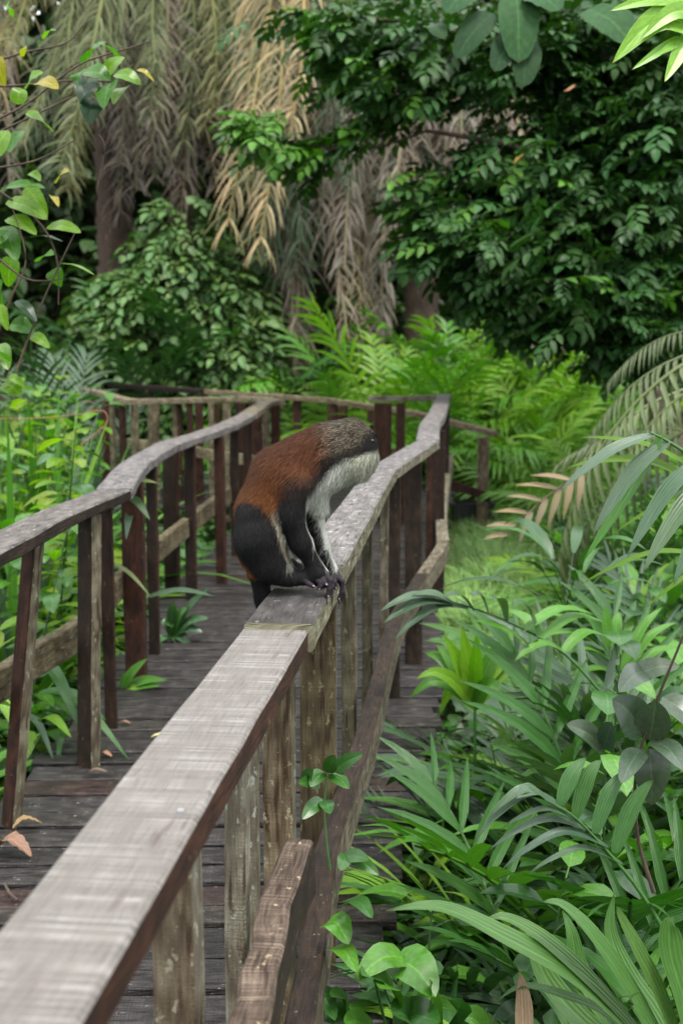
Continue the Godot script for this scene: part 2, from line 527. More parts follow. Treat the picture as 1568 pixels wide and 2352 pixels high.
	for p in lposts:
		var f := on(p[0], p[1], 0.0)
		var top := Vector3(f.x + p[2], h - 0.05, f.z)
		post(lr, Vector3(f.x, -0.02, f.z), top, p[3], p[4], p[5], p[6], p[7], p[8], p[9])
	for q in [[242, 0.09], [257, 0.06], [281, 0.07], [309, 0.07], [352, 0.11], [401, 0.05], [411, 0.06], [436, 0.06], [457, 0.08], [485, 0.055], [500, 0.05], [521, 0.08], [556, 0.07], [580, 0.06]]:
		var f := on(q[0], 914 if q[0] > 265 else 908, h)
		post(lr, Vector3(f.x, -0.02, f.z), Vector3(f.x, h - 0.057, f.z), q[1], 0.05, rf(-0.2, 0.2), "lichen wood" if q[0] in [257, 309, 352, 401, 485, 521] else "red brown wood", Color(0.9, 0.85, 0.7) if q[0] in [257, 309, 352, 401, 485, 521] else Color(1.2, 1.0, 0.85))
	board("mid_rail", lr, img_path([[-180, 1640], [0, 1530], [100, 1468], [190, 1412], [300, 1290], [455, 1168], [535, 1112]], 0.52, 3), [0.05, 0.05], 0.12, "lichen wood", "", Color(0.62, 0.56, 0.42))
	board("mid_rail", lr, img_path([[590, 1046], [560, 1043], [480, 1032], [400, 1016], [280, 1007], [234, 992]], 0.55, 3), [0.06, 0.06], 0.1, "lichen wood", "", Color(1.0, 0.92, 0.72))

	# the far railing behind the crossing walkway
	var fr := thing("wooden_railing", "farthest railing, dark at its left end, sloping down to a post in the grass", "railing")
	var fp := []
	for q in [[150, 873, 18.0], [300, 882, 16.8], [470, 894, 15.5]]: fp.append(at(q[0], q[1], q[2]))
	board("top_rail", fr, curve(fp, 3), [0.12, 0.12], 0.06, "dark weathered wood", "", Color(0.55, 0.52, 0.5))
	fp = []
	for q in [[471, 894, 15.5], [640, 906, 15.4], [752, 914, 15.2]]: fp.append(at(q[0], q[1], q[2]))
	board("top_rail", fr, curve(fp, 3), [0.12, 0.12], 0.055, "lichen wood", "", Color(0.85, 0.76, 0.66))
	fp = []
	for q in [[753, 914, 15.2], [850, 929, 14.9], [960, 946, 14.4], [1136, 990, 13.6]]: fp.append(at(q[0], q[1], q[2]))
	board("top_rail", fr, curve(fp, 3), [0.11, 0.11], 0.055, "lichen wood", "", Color(0.7, 0.6, 0.52))
	for q in [[345, 890, 16.4, 0.06], [545, 900, 15.45, 0.05], [590, 903, 15.4, 0.05], [682, 909, 15.35, 0.09], [763, 917, 15.15, 0.11], [787, 921, 15.05, 0.11], [850, 931, 14.85, 0.07]]:
		var f := at(q[0], q[1], q[2])
		post(fr, Vector3(f.x, -0.3, f.z), Vector3(f.x, f.y - 0.058, f.z), q[3], 0.06, 0.15, "red brown wood" if q[0] > 600 else "dark weathered wood", Color(1.7, 1.5, 1.3) if q[0] > 600 else Color(0.6, 0.55, 0.5))
	var e := at(1110, 992, 13.6)
	post(fr, Vector3(e.x, -0.6, e.z), Vector3(e.x, e.y - 0.056, e.z), 0.12, 0.1, 0.1, "lichen wood", Color(0.72, 0.62, 0.54))
	board("mid_rail", fr, sub(at(1035, 1103, 13.45), at(1128, 1132, 13.5), 3), [0.07, 0.07], 0.09, "red brown wood", "", Color(0.8, 0.7, 0.65))
	# screw head on the near rail
	var sc := Shape.new()
	var sp := on(414, 1788, h + 0.11)
	sc.stem(PackedVector3Array([Vector3(0, -0.003, 0), Vector3(0, 0.0025, 0)]), 0.0045, 0.0045, 8)
	for i in 8:
		var b := sc.vert(Vector3(0, 0.003, 0), Vector3.UP, Vector2.ZERO)
		sc.vert(Vector3(cos(TAU * i / 8) * 0.0045, 0.0025, sin(TAU * i / 8) * 0.0045), Vector3.UP, Vector2.ZERO)
		sc.vert(Vector3(cos(TAU * (i + 1) / 8) * 0.0045, 0.0025, sin(TAU * (i + 1) / 8) * 0.0045), Vector3.UP, Vector2.ZERO)
		sc.tri(b, b + 1, b + 2)
	var steel := StandardMaterial3D.new()
	steel.albedo_color = Color(0.75, 0.76, 0.78)
	steel.metallic = 0.9
	steel.roughness = 0.35
	part("screw_head", sc.mesh(), steel, r, Transform3D(Basis.IDENTITY, Vector3(sp.x, 1.0995, sp.z)))

# ---------------------------------------------------------------- the monkey

const MONKEY_DEPTH := 2.735
const BLACK := Color(0.008, 0.008, 0.009)
const PALE := Color(0.43, 0.44, 0.395)

func mk(px: float, py: float, near := 0.0) -> Vector3:
	return at(px, py, MONKEY_DEPTH - near)

# adds exp(-distance/k) of a tapered capsule to a grid
func add_bone(s: PackedFloat32Array, dims: Vector3i, lo: Vector3, cell: float, a: Vector3, ra: float, b: Vector3, rb: float, k: float) -> void:
	var reach := maxf(ra, rb) + k * 5.0
	var mn := a.min(b) - Vector3.ONE * reach
	var mx := a.max(b) + Vector3.ONE * reach
	var i0 := Vector3i(((mn - lo) / cell).floor()).clamp(Vector3i.ZERO, dims - Vector3i.ONE)
	var i1 := Vector3i(((mx - lo) / cell).ceil()).clamp(Vector3i.ZERO, dims - Vector3i.ONE)
	var ab := b - a
	var l2 := maxf(ab.length_squared(), 1e-9)
	for z in range(i0.z, i1.z + 1):
		for y in range(i0.y, i1.y + 1):
			var row := (z * dims.y + y) * dims.x
			for x in range(i0.x, i1.x + 1):
				var p := lo + Vector3(x, y, z) * cell
				var t := clampf((p - a).dot(ab) / l2, 0.0, 1.0)
				var d := p.distance_to(a + ab * t) - lerpf(ra, rb, t)
				if d < k * 5.0: s[row + x] += exp(-d / k)

func surface_nets(s: PackedFloat32Array, dims: Vector3i, lo: Vector3, cell: float) -> Array:
	var verts := PackedVector3Array()
	var norms := PackedVector3Array()
	var faces := PackedInt32Array()
	var index := PackedInt32Array()
	index.resize(s.size())
	index.fill(-1)
	var sx := 1
	var sy := dims.x
	var sz := dims.x * dims.y
	var corner := [0, sx, sy, sx + sy, sz, sx + sz, sy + sz, sx + sy + sz]
	var edges := [[0, 1], [2, 3], [4, 5], [6, 7], [0, 2], [1, 3], [4, 6], [5, 7], [0, 4], [1, 5], [2, 6], [3, 7]]
	for z in dims.z - 1:
		for y in dims.y - 1:
			for x in dims.x - 1:
				var i := z * sz + y * sy + x
				var mask := 0
				for q in 8:
					if s[i + corner[q]] > 1.0: mask |= 1 << q
				if mask == 0 or mask == 255: continue
				var sum := Vector3.ZERO
				var cnt := 0
				for e in edges:
					var a: int = e[0]
					var b: int = e[1]
					if ((mask >> a) & 1) == ((mask >> b) & 1): continue
					var la := log(maxf(s[i + corner[a]], 1e-4))
					var lb := log(maxf(s[i + corner[b]], 1e-4))
					var t := la / (la - lb)
					var pa := Vector3(a & 1, (a >> 1) & 1, a >> 2)
					var pb := Vector3(b & 1, (b >> 1) & 1, b >> 2)
					sum += pa.lerp(pb, t)
					cnt += 1
				index[i] = verts.size()
				verts.append(lo + (Vector3(x, y, z) + sum / cnt) * cell)
				var g := Vector3.ZERO
				for q in 8:
					var lv := log(maxf(s[i + corner[q]], 1e-4))
					g += Vector3(lv if q & 1 else -lv, lv if q & 2 else -lv, lv if q & 4 else -lv)
				norms.append(-g.normalized())
	for z in range(1, dims.z - 1):
		for y in range(1, dims.y - 1):
			for x in range(1, dims.x - 1):
				var i := z * sz + y * sy + x
				var here := s[i] > 1.0
				for ax in 3:
					var st: int = [sx, sy, sz][ax]
					if (s[i + st] > 1.0) == here: continue
					var u: int = [sy, sz, sx][ax]
					var w: int = [sz, sx, sy][ax]
					var a := index[i]
					var b := index[i - u]
					var c := index[i - u - w]
					var d := index[i - w]
					if a < 0 or b < 0 or c < 0 or d < 0: continue
					if here: faces.append_array([a, b, c, a, c, d])
					else: faces.append_array([a, c, b, a, d, c])
	return [verts, norms, faces]

func net_of(bones: Array, cell: float, k: float) -> Array:
	var mn := Vector3.ONE * 1e9
	var mx := -mn
	for b in bones:
		var r: float = maxf(b[1], b[3]) + k * 3.0
		mn = mn.min((b[0] as Vector3).min(b[2]) - Vector3.ONE * r)
		mx = mx.max((b[0] as Vector3).max(b[2]) + Vector3.ONE * r)
	var dims := Vector3i(((mx - mn) / cell).ceil()) + Vector3i.ONE * 2
	var s := PackedFloat32Array()
	s.resize(dims.x * dims.y * dims.z)
	s.fill(0.0)
	for b in bones: add_bone(s, dims, mn, cell, b[0], b[1], b[2], b[3], k)
	return surface_nets(s, dims, mn, cell)

func pix(p: Vector3) -> Vector2:        # where along the monkey's profile a point lies
	var d := (p - EYE).rotated(Vector3.RIGHT, PITCH)
	return Vector2(784.0 - d.x / d.z * FOCAL, 1176.0 + d.y / d.z * FOCAL)

func profile(table: Array, y: float) -> float:
	for i in table.size() - 1:
		if y <= table[i + 1].x: return lerpf(table[i].y, table[i + 1].y, clampf((y - table[i].x) / (table[i + 1].x - table[i].x), 0.0, 1.0))
	return table[table.size() - 1].y

func near_line(p: Vector3, a: Vector3, b: Vector3) -> float:
	var ab := b - a
	return p.distance_to(a + ab * clampf((p - a).dot(ab) / ab.length_squared(), 0.0, 1.0))

const BELLY_LINE := [Vector2(1022, 905), Vector2(1034, 862), Vector2(1046, 830), Vector2(1056, 788), Vector2(1072, 762), Vector2(1095, 745), Vector2(1120, 727), Vector2(1160, 703), Vector2(1210, 692)]

const GAP_LINE := [Vector2(1160, 626), Vector2(1200, 637), Vector2(1250, 650), Vector2(1300, 668)]
const JAW_LINE := [Vector2(735, 1074), Vector2(760, 1064), Vector2(790, 1054), Vector2(830, 1040), Vector2(862, 1028), Vector2(905, 1015)]

func coat(p: Vector3, nn: Vector3, limbs: Array, torso: Array, noise: FastNoiseLite) -> Color:
	var q := pix(p)
	var dl := 1e9
	var dt := 1e9
	var which := -1
	for i in limbs.size():
		var b: Array = limbs[i]
		var d: float = near_line(p, b[0], b[2]) - (b[1] + b[3]) * 0.5
		if d < dl:
			dl = d
			which = i
	for b in torso: dt = minf(dt, near_line(p, b[0], b[2]) - (b[1] + b[3]) * 0.5)
	var n1 := noise.get_noise_3d(p.x * 60, p.y * 60, p.z * 60)
	var n2 := noise.get_noise_3d(p.x * 260, p.y * 260, p.z * 260)
	# torso colours
	var up := clampf((1195.0 - q.y) / 190.0, 0.0, 1.0)
	var flank := Color(0.105, 0.039, 0.012)
	var back := Color(0.070, 0.027, 0.013)
	var body := flank.lerp(back, smoothstep(0.15, 0.75, up + n1 * 0.2))
	var mane := smoothstep(715.0, 775.0, q.x - (q.y - 1000.0) * 0.15 + n1 * 18.0)
	var agouti := Color(0.022, 0.019, 0.014).lerp(Color(0.085, 0.072, 0.05), clampf(0.5 + n2 * 0.9, 0.0, 1.0))
	body = body.lerp(agouti, mane)
	# dark over shoulder and beside the white
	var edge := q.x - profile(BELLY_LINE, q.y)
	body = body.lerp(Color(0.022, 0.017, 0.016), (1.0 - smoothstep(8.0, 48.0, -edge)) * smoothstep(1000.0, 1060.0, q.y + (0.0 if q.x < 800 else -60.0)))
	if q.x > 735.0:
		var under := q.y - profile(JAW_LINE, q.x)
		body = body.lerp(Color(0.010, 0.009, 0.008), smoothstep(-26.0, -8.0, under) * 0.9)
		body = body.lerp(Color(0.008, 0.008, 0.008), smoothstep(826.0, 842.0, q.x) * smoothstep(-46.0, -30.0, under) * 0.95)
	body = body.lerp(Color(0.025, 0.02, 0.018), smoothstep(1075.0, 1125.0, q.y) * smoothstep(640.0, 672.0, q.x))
	var pale := smoothstep(-8.0, 8.0, edge + n1 * 8.0)
	if q.y > 1185.0: pale = maxf(pale, smoothstep(-4.0, 5.0, q.x - 626.0 - (q.y - 1185.0) * 0.3 + n1 * 6.0) * smoothstep(1185.0, 1215.0, q.y) * 0.8)
	body = body.lerp(PALE.lerp(Color(0.23, 0.24, 0.185), smoothstep(750.0, 820.0, q.x)), pale)
	# limbs
	var lim := smoothstep(-0.006, 0.006, dt - dl + n1 * 0.006)
	var gap := absf(q.x - profile(GAP_LINE, q.y) + n1 * 3.0)
	var sliver := (1.0 - smoothstep(2.0, 9.0, gap)) * smoothstep(1160.0, 1178.0, q.y) * (1.0 - smoothstep(1285.0, 1312.0, q.y)) * (1.0 if p.z > limbs[0][0].z - 0.035 else 0.0)
	if sliver > 0.3: return body.lerp(Color(0.15, 0.14, 0.10), sliver)
	if which >= 0 and limbs[which].size() > 4:
		var axis: Vector3 = limbs[which][0].lerp(limbs[which][2], 0.5)
		var bone := (limbs[which][2] - limbs[which][0]) as Vector3
		var tt := clampf((p - (limbs[which][0] as Vector3)).dot(bone) / bone.length_squared(), 0.0, 1.0)
		axis = (limbs[which][0] as Vector3).lerp(limbs[which][2], tt)
		var inner := smoothstep(0.002 if which < 11 else 0.005, 0.008 if which < 11 else 0.012, (axis.z - p.z) * float(limbs[which][4]) + (p.x - axis.x) * float(limbs[which][5]))
		if which in [7, 11]: lim *= smoothstep(0.05, 0.6, tt)
		return body.lerp(BLACK.lerp(PALE, inner * 0.85), lim)
	return body.lerp(BLACK, lim)

func build_monkey() -> void:
	var u := MONKEY_DEPTH / FOCAL
	var torso := []
	for b in [
		[600, 1262, 56, 612, 1172, 68, 0], [612, 1172, 68, 646, 1096, 70, 0], [646, 1096, 70, 695, 1062, 63, 0], [646, 1150, 55, 690, 1100, 52, 0], [695, 1062, 63, 752, 1030, 60, 0], [700, 1098, 52, 752, 1072, 52, 0],
		[752, 1032, 57, 808, 1013, 50, 0], [755, 1072, 52, 815, 1058, 47, 0], [808, 1013, 50, 822, 1019, 42, 0], [815, 1058, 45, 828, 1047, 37, 0], [715, 1110, 44, 738, 1172, 20, -0.004], [630, 1190, 44, 652, 1262, 28, 0.0]]:
		torso.append([mk(b[0], b[1], b[6]), (b[2] - 3.0) * u, mk(b[3], b[4], b[6]), (b[5] - 3.0) * u])
	var limbs := []
	for b in [
		# near hind leg, far hind leg
		[584, 1192, 38, 592, 1240, 54, 0.042], [592, 1240, 54, 620, 1298, 41, 0.045], [622, 1298, 40, 660, 1322, 22, 0.045], [660, 1326, 19, 738, 1334, 12, 0.045],
		[590, 1190, 40, 596, 1240, 55, -0.04], [596, 1240, 55, 622, 1290, 42, -0.04], [630, 1300, 36, 740, 1328, 12, -0.045],
		# near arm, far arm (the last two: where the pale inner fur lies)
		[679, 1112, 34, 672, 1186, 24, 0.056, 1.0, 0.35], [672, 1186, 24, 694, 1250, 23, 0.06, 1.0, 0.45], [694, 1250, 23, 730, 1312, 17, 0.052, 1.0, 0.4], [726, 1312, 17, 744, 1324, 14, 0.045],
		[728, 1125, 30, 722, 1192, 21, -0.04, 0.0, 1.0], [722, 1192, 21, 736, 1250, 19, -0.045, 0.0, 1.0], [736, 1250, 19, 758, 1308, 14, -0.045, 0.1, 0.9], [758, 1308, 14, 771, 1328, 13, -0.045],
		# tail
		[592, 1318, 24, 604, 1372, 19, -0.01], [604, 1372, 19, 606, 1440, 15, -0.02], [606, 1440, 15, 612, 1640, 11, -0.02], [612, 1640, 11, 640, 1760, 7, -0.03]]:
		var r := [mk(b[0], b[1], b[6]), (b[2] * 0.96 - 2.0) * u, mk(b[3], b[4], b[6]), (b[5] * 0.96 - 2.0) * u]
		if b.size() > 7: r.append_array([b[7], b[8]])
		limbs.append(r)
	# hands and feet, each with five digits
	var digits := []
	for f in 4:
		var g := (f - 1.5) * 0.009
		var q := (f - 1.5) * 1.5
		# near hand: over the foot, fingers bent down over the edge of the rail
		digits.append([[746 + q, 1322, 0.045 + g], [757 + q, 1327 + f * 2, 0.046 + g * 1.25], [762 - f * 2, 1346 + f * 2, 0.047 + g * 1.3], [759 - f * 2, 1366 + f, 0.047 + g * 1.3]])
		# far hand
		digits.append([[771 + q, 1326, -0.045 + g], [784 + q, 1336, -0.045 + g * 1.2], [788 - f, 1360, -0.045 + g * 1.2], [781 - f, 1384 - f * 3, -0.045 + g * 1.2]])
		# near foot
		digits.append([[730, 1334, 0.048 + g], [742 - f * 2, 1335 + f, 0.05 + g * 1.3], [748 - f * 4, 1340 + f * 2, 0.05 + g * 1.4], [748 - f * 5, 1346 + f * 2, 0.05 + g * 1.4]])
	digits.append([[738, 1322, 0.055], [742, 1333, 0.066], [748, 1342, 0.07]])
	digits.append([[765, 1322, -0.03], [768, 1338, -0.02], [770, 1350, -0.02]])
	digits.append([[700, 1334, 0.055], [708, 1340, 0.068], [718, 1346, 0.072]])
	var fine := [[mk(730, 1315, 0.046), 14 * u, mk(748, 1324, 0.046), 11 * u], [mk(760, 1316, -0.045), 13 * u, mk(774, 1328, -0.045), 11 * u], [mk(690, 1331, 0.046), 13 * u, mk(732, 1335, 0.048), 9 * u]]
	for d in digits:
		for i in d.size() - 1:
			fine.append([mk(d[i][0], d[i][1], d[i][2]), lerpf(5.6, 4.4, i / 3.0) * u * 1.12, mk(d[i + 1][0], d[i + 1][1], d[i + 1][2]), lerpf(5.2, 3.9, i / 3.0) * u * 1.12])
	var noise := FastNoiseLite.new()
	noise.seed = 5
	noise.frequency = 1.0
	var body := net_of(torso + limbs, 0.0062, 0.0085)
	var hand := net_of(fine, 0.0022, 0.0011)
	var o := on(688, 1353, 1.11)
	var sh := Shape.new()
	var strands := []
	var tints := []
	var verts: PackedVector3Array = body[0]
	var norms: PackedVector3Array = body[1]
	var faces: PackedInt32Array = body[2]
	var cols := PackedColorArray()
	for i in verts.size(): cols.append(coat(verts[i], norms[i], limbs, torso, noise))
	for i in verts.size():
		sh.tint = cols[i]
		sh.vert(verts[i] - o, norms[i], Vector2.ZERO)
	for i in range(0, faces.size(), 3): sh.tri(faces[i], faces[i + 1], faces[i + 2])
	var base := sh.v.size()
	sh.tint = Color(0.016, 0.015, 0.016)
	for i in (hand[0] as PackedVector3Array).size(): sh.vert(hand[0][i] - o, hand[1][i], Vector2.ZERO)
	for i in range(0, (hand[2] as PackedInt32Array).size(), 3): sh.tri(base + hand[2][i], base + hand[2][i + 1], base + hand[2][i + 2])
	var skin := StandardMaterial3D.new()
	skin.resource_name = "skin and under coat"
	skin.vertex_color_use_as_albedo = true
	skin.roughness = 0.7
	skin.metallic_specular = 0.25
	var t := thing("long_tailed_monkey", "chestnut and black monkey with white throat sitting hunched on the railing, head bowed", "monkey", o)
	part("body", sh.mesh(), skin, t)
	# fur: short strands laid along the body
	for i in range(0, faces.size(), 3):
		var a := verts[faces[i]]
		var b := verts[faces[i + 1]]
		var c := verts[faces[i + 2]]
		var area := (b - a).cross(c - a).length() * 0.5
		var want := area * 520000.0
		var cnt := int(want) + (1 if rng.randf() < want - int(want) else 0)
		for k in cnt:
			var r1 := sqrt(rng.randf())
			var r2 := rng.randf()
			var w := Vector3(1.0 - r1, r1 * (1.0 - r2), r1 * r2)
			var p := a * w.x + b * w.y + c * w.z
			var nn := (norms[faces[i]] * w.x + norms[faces[i + 1]] * w.y + norms[faces[i + 2]] * w.z).normalized()
			var col := cols[faces[i]] * w.x + cols[faces[i + 1]] * w.y + cols[faces[i + 2]] * w.z
			var q := pix(p)
			var lum := col.g
			var flow := Vector3(-0.55, -0.8, 0.0)
			var len := 0.0135
			if q.x > 740 and q.y < 1050 and lum < 0.2:
				flow = Vector3(-0.9, -0.35, 0.0)
				len = 0.0085
			elif lum > 0.2:
				flow = Vector3(-0.25, -0.95, 0.0) if q.y > 1050 else Vector3(-0.5, -0.7, 0.0)
				len = 0.016 if q.y < 1170 else 0.0055
			elif col.r < 0.03:
				flow = Vector3(0.12, -1.0, 0.1 * sign(nn.z))
				len = 0.0095
				if q.y > 1295 and q.x > 645: len = 0.005
			var tangent := flow - nn * flow.dot(nn)
			if tangent.length() < 0.1: tangent = Vector3(0, 0, 1) - nn * nn.z
			tangent = (tangent.normalized() + Vector3(rf(-0.22, 0.22), rf(-0.22, 0.22), rf(-0.22, 0.22))).normalized()
			var dir := (tangent + nn * rf(0.12, 0.4)).normalized()
			var side := dir.cross(nn).normalized()
			var upv := side.cross(dir).normalized()
			len *= rf(0.7, 1.3) * (1.7 if rng.randf() < 0.06 else 1.0)
			strands.append(Transform3D(Basis(side * (0.0018 if lum > 0.02 and q.x > 735 and q.y < 1060 else 0.0014), upv * len, dir * len), p - nn * 0.001 - o))
			var m := rf(0.5, 1.6)
			if lum > 0.016 and lum < 0.2 and q.x > 735: m = 0.3 if rng.randf() < 0.5 else rf(0.9, 2.2)
			tints.append(Color(col.r * m, col.g * m, col.b * m))
	var hair := Shape.new()
	var prev := []
	for s in 3:
		var z := s / 2.0
		var w := 0.5 * (1.0 - z * 0.85)
		var y := -0.10 * z * z
		var l := hair.vert(Vector3(-w, y, z), Vector3(-0.35, 1, 0.1).normalized(), Vector2.ZERO)
		var r := hair.vert(Vector3(w, y, z), Vector3(0.35, 1, 0.1).normalized(), Vector2.ZERO)
		if prev.size():
			hair.tri(prev[0], prev[1], r)
			hair.tri(prev[0], r, l)
		prev = [l, r]
	var fm := StandardMaterial3D.new()
	fm.resource_name = "fur"
	fm.vertex_color_use_as_albedo = true
	fm.roughness = 0.6
	fm.metallic_specular = 0.2
	copies("fur", hair.mesh(), fm, strands, tints, t)
	# eyes under the brow
	var em := StandardMaterial3D.new()
	em.albedo_color = Color(0.05, 0.03, 0.02)
	em.roughness = 0.08
	for s in [0.027, -0.027]:
		var e := SphereMesh.new()
		e.radius = 0.0045
		e.height = 0.009
		e.radial_segments = 16
		e.rings = 8
		part("eye", e, em, t, Transform3D(Basis.IDENTITY, mk(854, 1013, s) - o))
	# claws
	var cm := StandardMaterial3D.new()
	cm.albedo_color = Color(0.42, 0.37, 0.36)
	cm.roughness = 0.4
	for d in digits:
		var tip: Array = d[d.size() - 1]
		var pre: Array = d[d.size() - 2]
		var e := SphereMesh.new()
		e.radius = 0.0022
		e.height = 0.007
		e.radial_segments = 8
		e.rings = 5
		var pt := mk(tip[0], tip[1], tip[2])
		var dv := (pt - mk(pre[0], pre[1], pre[2])).normalized()
		part("nail", e, cm, t, Transform3D(Basis(Quaternion(Vector3.UP, dv)), pt + dv * 0.001 + Vector3(0.001, 0.001, 0.0028) - o))

# ---------------------------------------------------------------- leaves and plants

const DEEP := Color(0.03, 0.085, 0.028)
const MID := Color(0.036, 0.122, 0.022)
const FRESH := Color(0.075, 0.22, 0.024)
const LIME := Color(0.17, 0.34, 0.03)
const OLIVE := Color(0.11, 0.14, 0.05)
const BLUISH := Color(0.06, 0.115, 0.068)
const YELLOW := Color(0.42, 0.36, 0.05)
const STRAW := Color(0.38, 0.31, 0.19)
const DEAD := Color(0.21, 0.175, 0.15)

var tex_vein: ImageTexture
var tex_pleat: ImageTexture
var bump_pleat: ImageTexture
var bark: StandardMaterial3D
var M := {}

func make_leaf_materials() -> void:
	var n := FastNoiseLite.new()
	n.seed = 77
	n.frequency = 0.03
	var a := Image.create(128, 256, false, Image.FORMAT_RGB8)
	var b := Image.create(128, 256, false, Image.FORMAT_RGB8)
	var c := Image.create(128, 256, false, Image.FORMAT_RGB8)
	for y in 256:
		for x in 128:
			var u := absf(x / 127.0 - 0.5) * 2.0
			var v := y / 255.0
			var no := n.get_noise_2d(x, y)
			var rib := exp(-u * u * 500.0)
			var vein := pow(0.5 + 0.5 * cos((v * 9.0 - u * 1.6) * TAU), 14.0) * (1.0 - u * 0.5)
			var k := 0.80 + 0.13 * no + 0.10 * vein + 0.2 * rib
			var burn := clampf((v - 0.93 + 0.05 * no) * 14.0, 0.0, 0.8) + clampf((n.get_noise_2d(x * 2.2 + 900.0, y * 2.2) - 0.52) * 6.0, 0.0, 0.7)
			a.set_pixel(x, y, Color(k * (1.0 + 0.12 * rib), k, k * 0.96).lerp(Color(0.95, 0.62, 0.5), minf(burn, 0.8)))
			var pl := 0.5 + 0.5 * cos(u * 3.2 * TAU)
			var st := 0.5 + 0.5 * n.get_noise_2d(x * 14.0, y * 0.5)
			k = 0.76 + 0.08 * no + 0.08 * pl + 0.12 * st + 0.12 * rib
			b.set_pixel(x, y, Color(k, k, k * 0.95).lerp(Color(1.0, 0.75, 0.5), clampf((v - 0.94 + 0.05 * no) * 16.0, 0.0, 0.8)))
			var h := clampf(0.25 + 0.5 * pl + 0.25 * st, 0.0, 1.0)
			c.set_pixel(x, y, Color(h, h, h))
	tex_vein = ImageTexture.create_from_image(a)
	tex_pleat = ImageTexture.create_from_image(b)
	bump_pleat = ImageTexture.create_from_image(c)
	bark = StandardMaterial3D.new()
	bark.resource_name = "bark"
	bark.albedo_texture = wood["dark weathered wood"].albedo_texture
	bark.albedo_color = Color(1.35, 1.35, 1.35)
	bark.uv1_triplanar = true
	bark.uv1_world_triplanar = true
	bark.uv1_scale = Vector3(1.2, 0.5, 1.2)
	bark.roughness = 0.9

func leaf_mat(col: Color, kind := "vein", rough := 0.38, through := 0.75, shine := 0.42) -> StandardMaterial3D:
	var key := "%s %s %.2f %.2f %.2f" % [col, kind, rough, through, shine]
	if M.has(key): return M[key]
	var m := StandardMaterial3D.new()
	m.resource_name = "leaf"
	m.albedo_color = col.linear_to_srgb()
	m.albedo_texture = tex_vein if kind == "vein" else tex_pleat
	m.vertex_color_use_as_albedo = true
	m.roughness = rough
	m.metallic_specular = shine
	if kind == "pleat":
		m.heightmap_enabled = true
		m.heightmap_texture = bump_pleat
		m.heightmap_scale = 0.15
	if through > 0.0:
		m.backlight_enabled = true
		m.backlight = Color(0.82, 0.95, 0.36) * through
	M[key] = m
	return m

func tone(a := 0.75, b := 1.3) -> Color:
	var k := rf(a, b)
	return Color(k * rf(0.88, 1.18), k, k * rf(0.8, 1.1))

# a pinnate frond that starts at the origin and heads along +x
func frond(length: float, elev: float, droop: float, pairs: int, leaf_len: float, half: float, leaf_droop: float, bare: float, raise := 0.25, kind := "strap", segs := 4) -> ArrayMesh:
	var s := Shape.new()
	var path := arc(Vector3.ZERO, Vector3(cos(elev), sin(elev), 0), length, droop, 12, Vector3(0, 0, rf(-0.12, 0.12)))
	s.tint = Color(0.9, 0.9, 0.6)
	s.stem(path, 0.008 * length + 0.003, 0.002, 4)
	for j in pairs:
		var u := bare + (1.0 - bare) * (j + 0.5) / pairs
		var f := u * 12.0
		var i := mini(int(f), 11)
		var p := path[i].lerp(path[i + 1], f - i)
		var tan := (path[i + 1] - path[i]).normalized()
		var side := tan.cross(Vector3.UP).normalized()
		if side.length() < 0.1: side = Vector3(0, 0, 1)
		var nn := side.cross(tan)
		for q in [-1.0, 1.0]:
			var g := lerpf(1.15, 0.4, u) + rf(-0.13, 0.13)
			var d: Vector3 = tan * cos(g) + side * q * sin(g) + nn * (raise + rf(-0.12, 0.12))
			var l := leaf_len * pow(sin(PI * (0.16 + 0.74 * (u - bare) / (1.0 - bare))), 0.6) * rf(0.85, 1.1)
			s.tint = tone(0.8, 1.2)
			s.blade(arc(p, d, l, leaf_droop * rf(0.7, 1.3), segs), (nn + side * q * 0.3).normalized(), leaf_widths(segs, half * rf(0.8, 1.15), kind), 0.22)
	return s.mesh()

# a simple leaf along +x with its stalk
func single_leaf(length: float, half: float, elev: float, droop: float, kind: String, stalk: float, segs := 7, fold := 0.2, wave := 0.0) -> ArrayMesh:
	var s := Shape.new()
	var d := Vector3(cos(elev), sin(elev), 0)
	s.tint = Color(0.95, 0.95, 0.7)
	var from := Vector3.ZERO
	if stalk > 0.0:
		var sp := arc(Vector3.ZERO, d, stalk, droop * 0.25, 4)
		s.stem(sp, 0.004, 0.0028, 4)
		from = sp[4]
		d = (sp[4] - sp[3]).normalized()
	s.tint = Color.WHITE
	s.blade(arc(from, d, length, droop, segs, Vector3(0, 0, rf(-0.15, 0.15))), Vector3.UP if absf(d.y) < 0.95 else Vector3.LEFT, leaf_widths(segs, half, kind), fold, wave)
	return s.mesh()

# a twig with ovate leaflets, heading along +x
func sprig(length: float, count: int, leaf: float, half: float, droop: float, kind := "ovate", segs := 4) -> ArrayMesh:
	var s := Shape.new()
	var path := arc(Vector3.ZERO, Vector3(1, 0.1, 0), length, droop, 6)
	s.tint = Color(0.5, 0.45, 0.3)
	s.stem(path, 0.004, 0.002, 3)
	for j in count:
		var u := (j + 1.0) / count
		var f := u * 6.0
		var i := mini(int(f), 5)
		var p := path[i].lerp(path[i + 1], f - i)
		var tan := (path[i + 1] - path[i]).normalized()
		var q := -1.0 if j % 2 else 1.0
		var g := rf(0.7, 1.1) if j < count - 1 else rf(-0.2, 0.2)
		var d: Vector3 = tan * cos(g) + Vector3(0, 0, 1) * q * sin(g) + Vector3.UP * rf(-0.15, 0.3)
		s.tint = tone(0.8, 1.2)
		s.blade(arc(p, d, leaf * rf(0.75, 1.15), rf(0.3, 1.0), segs), Vector3(rf(-0.3, 0.3), 1, rf(-0.3, 0.3)).normalized(), leaf_widths(segs, half * rf(0.85, 1.15), kind), 0.2)
	return s.mesh()

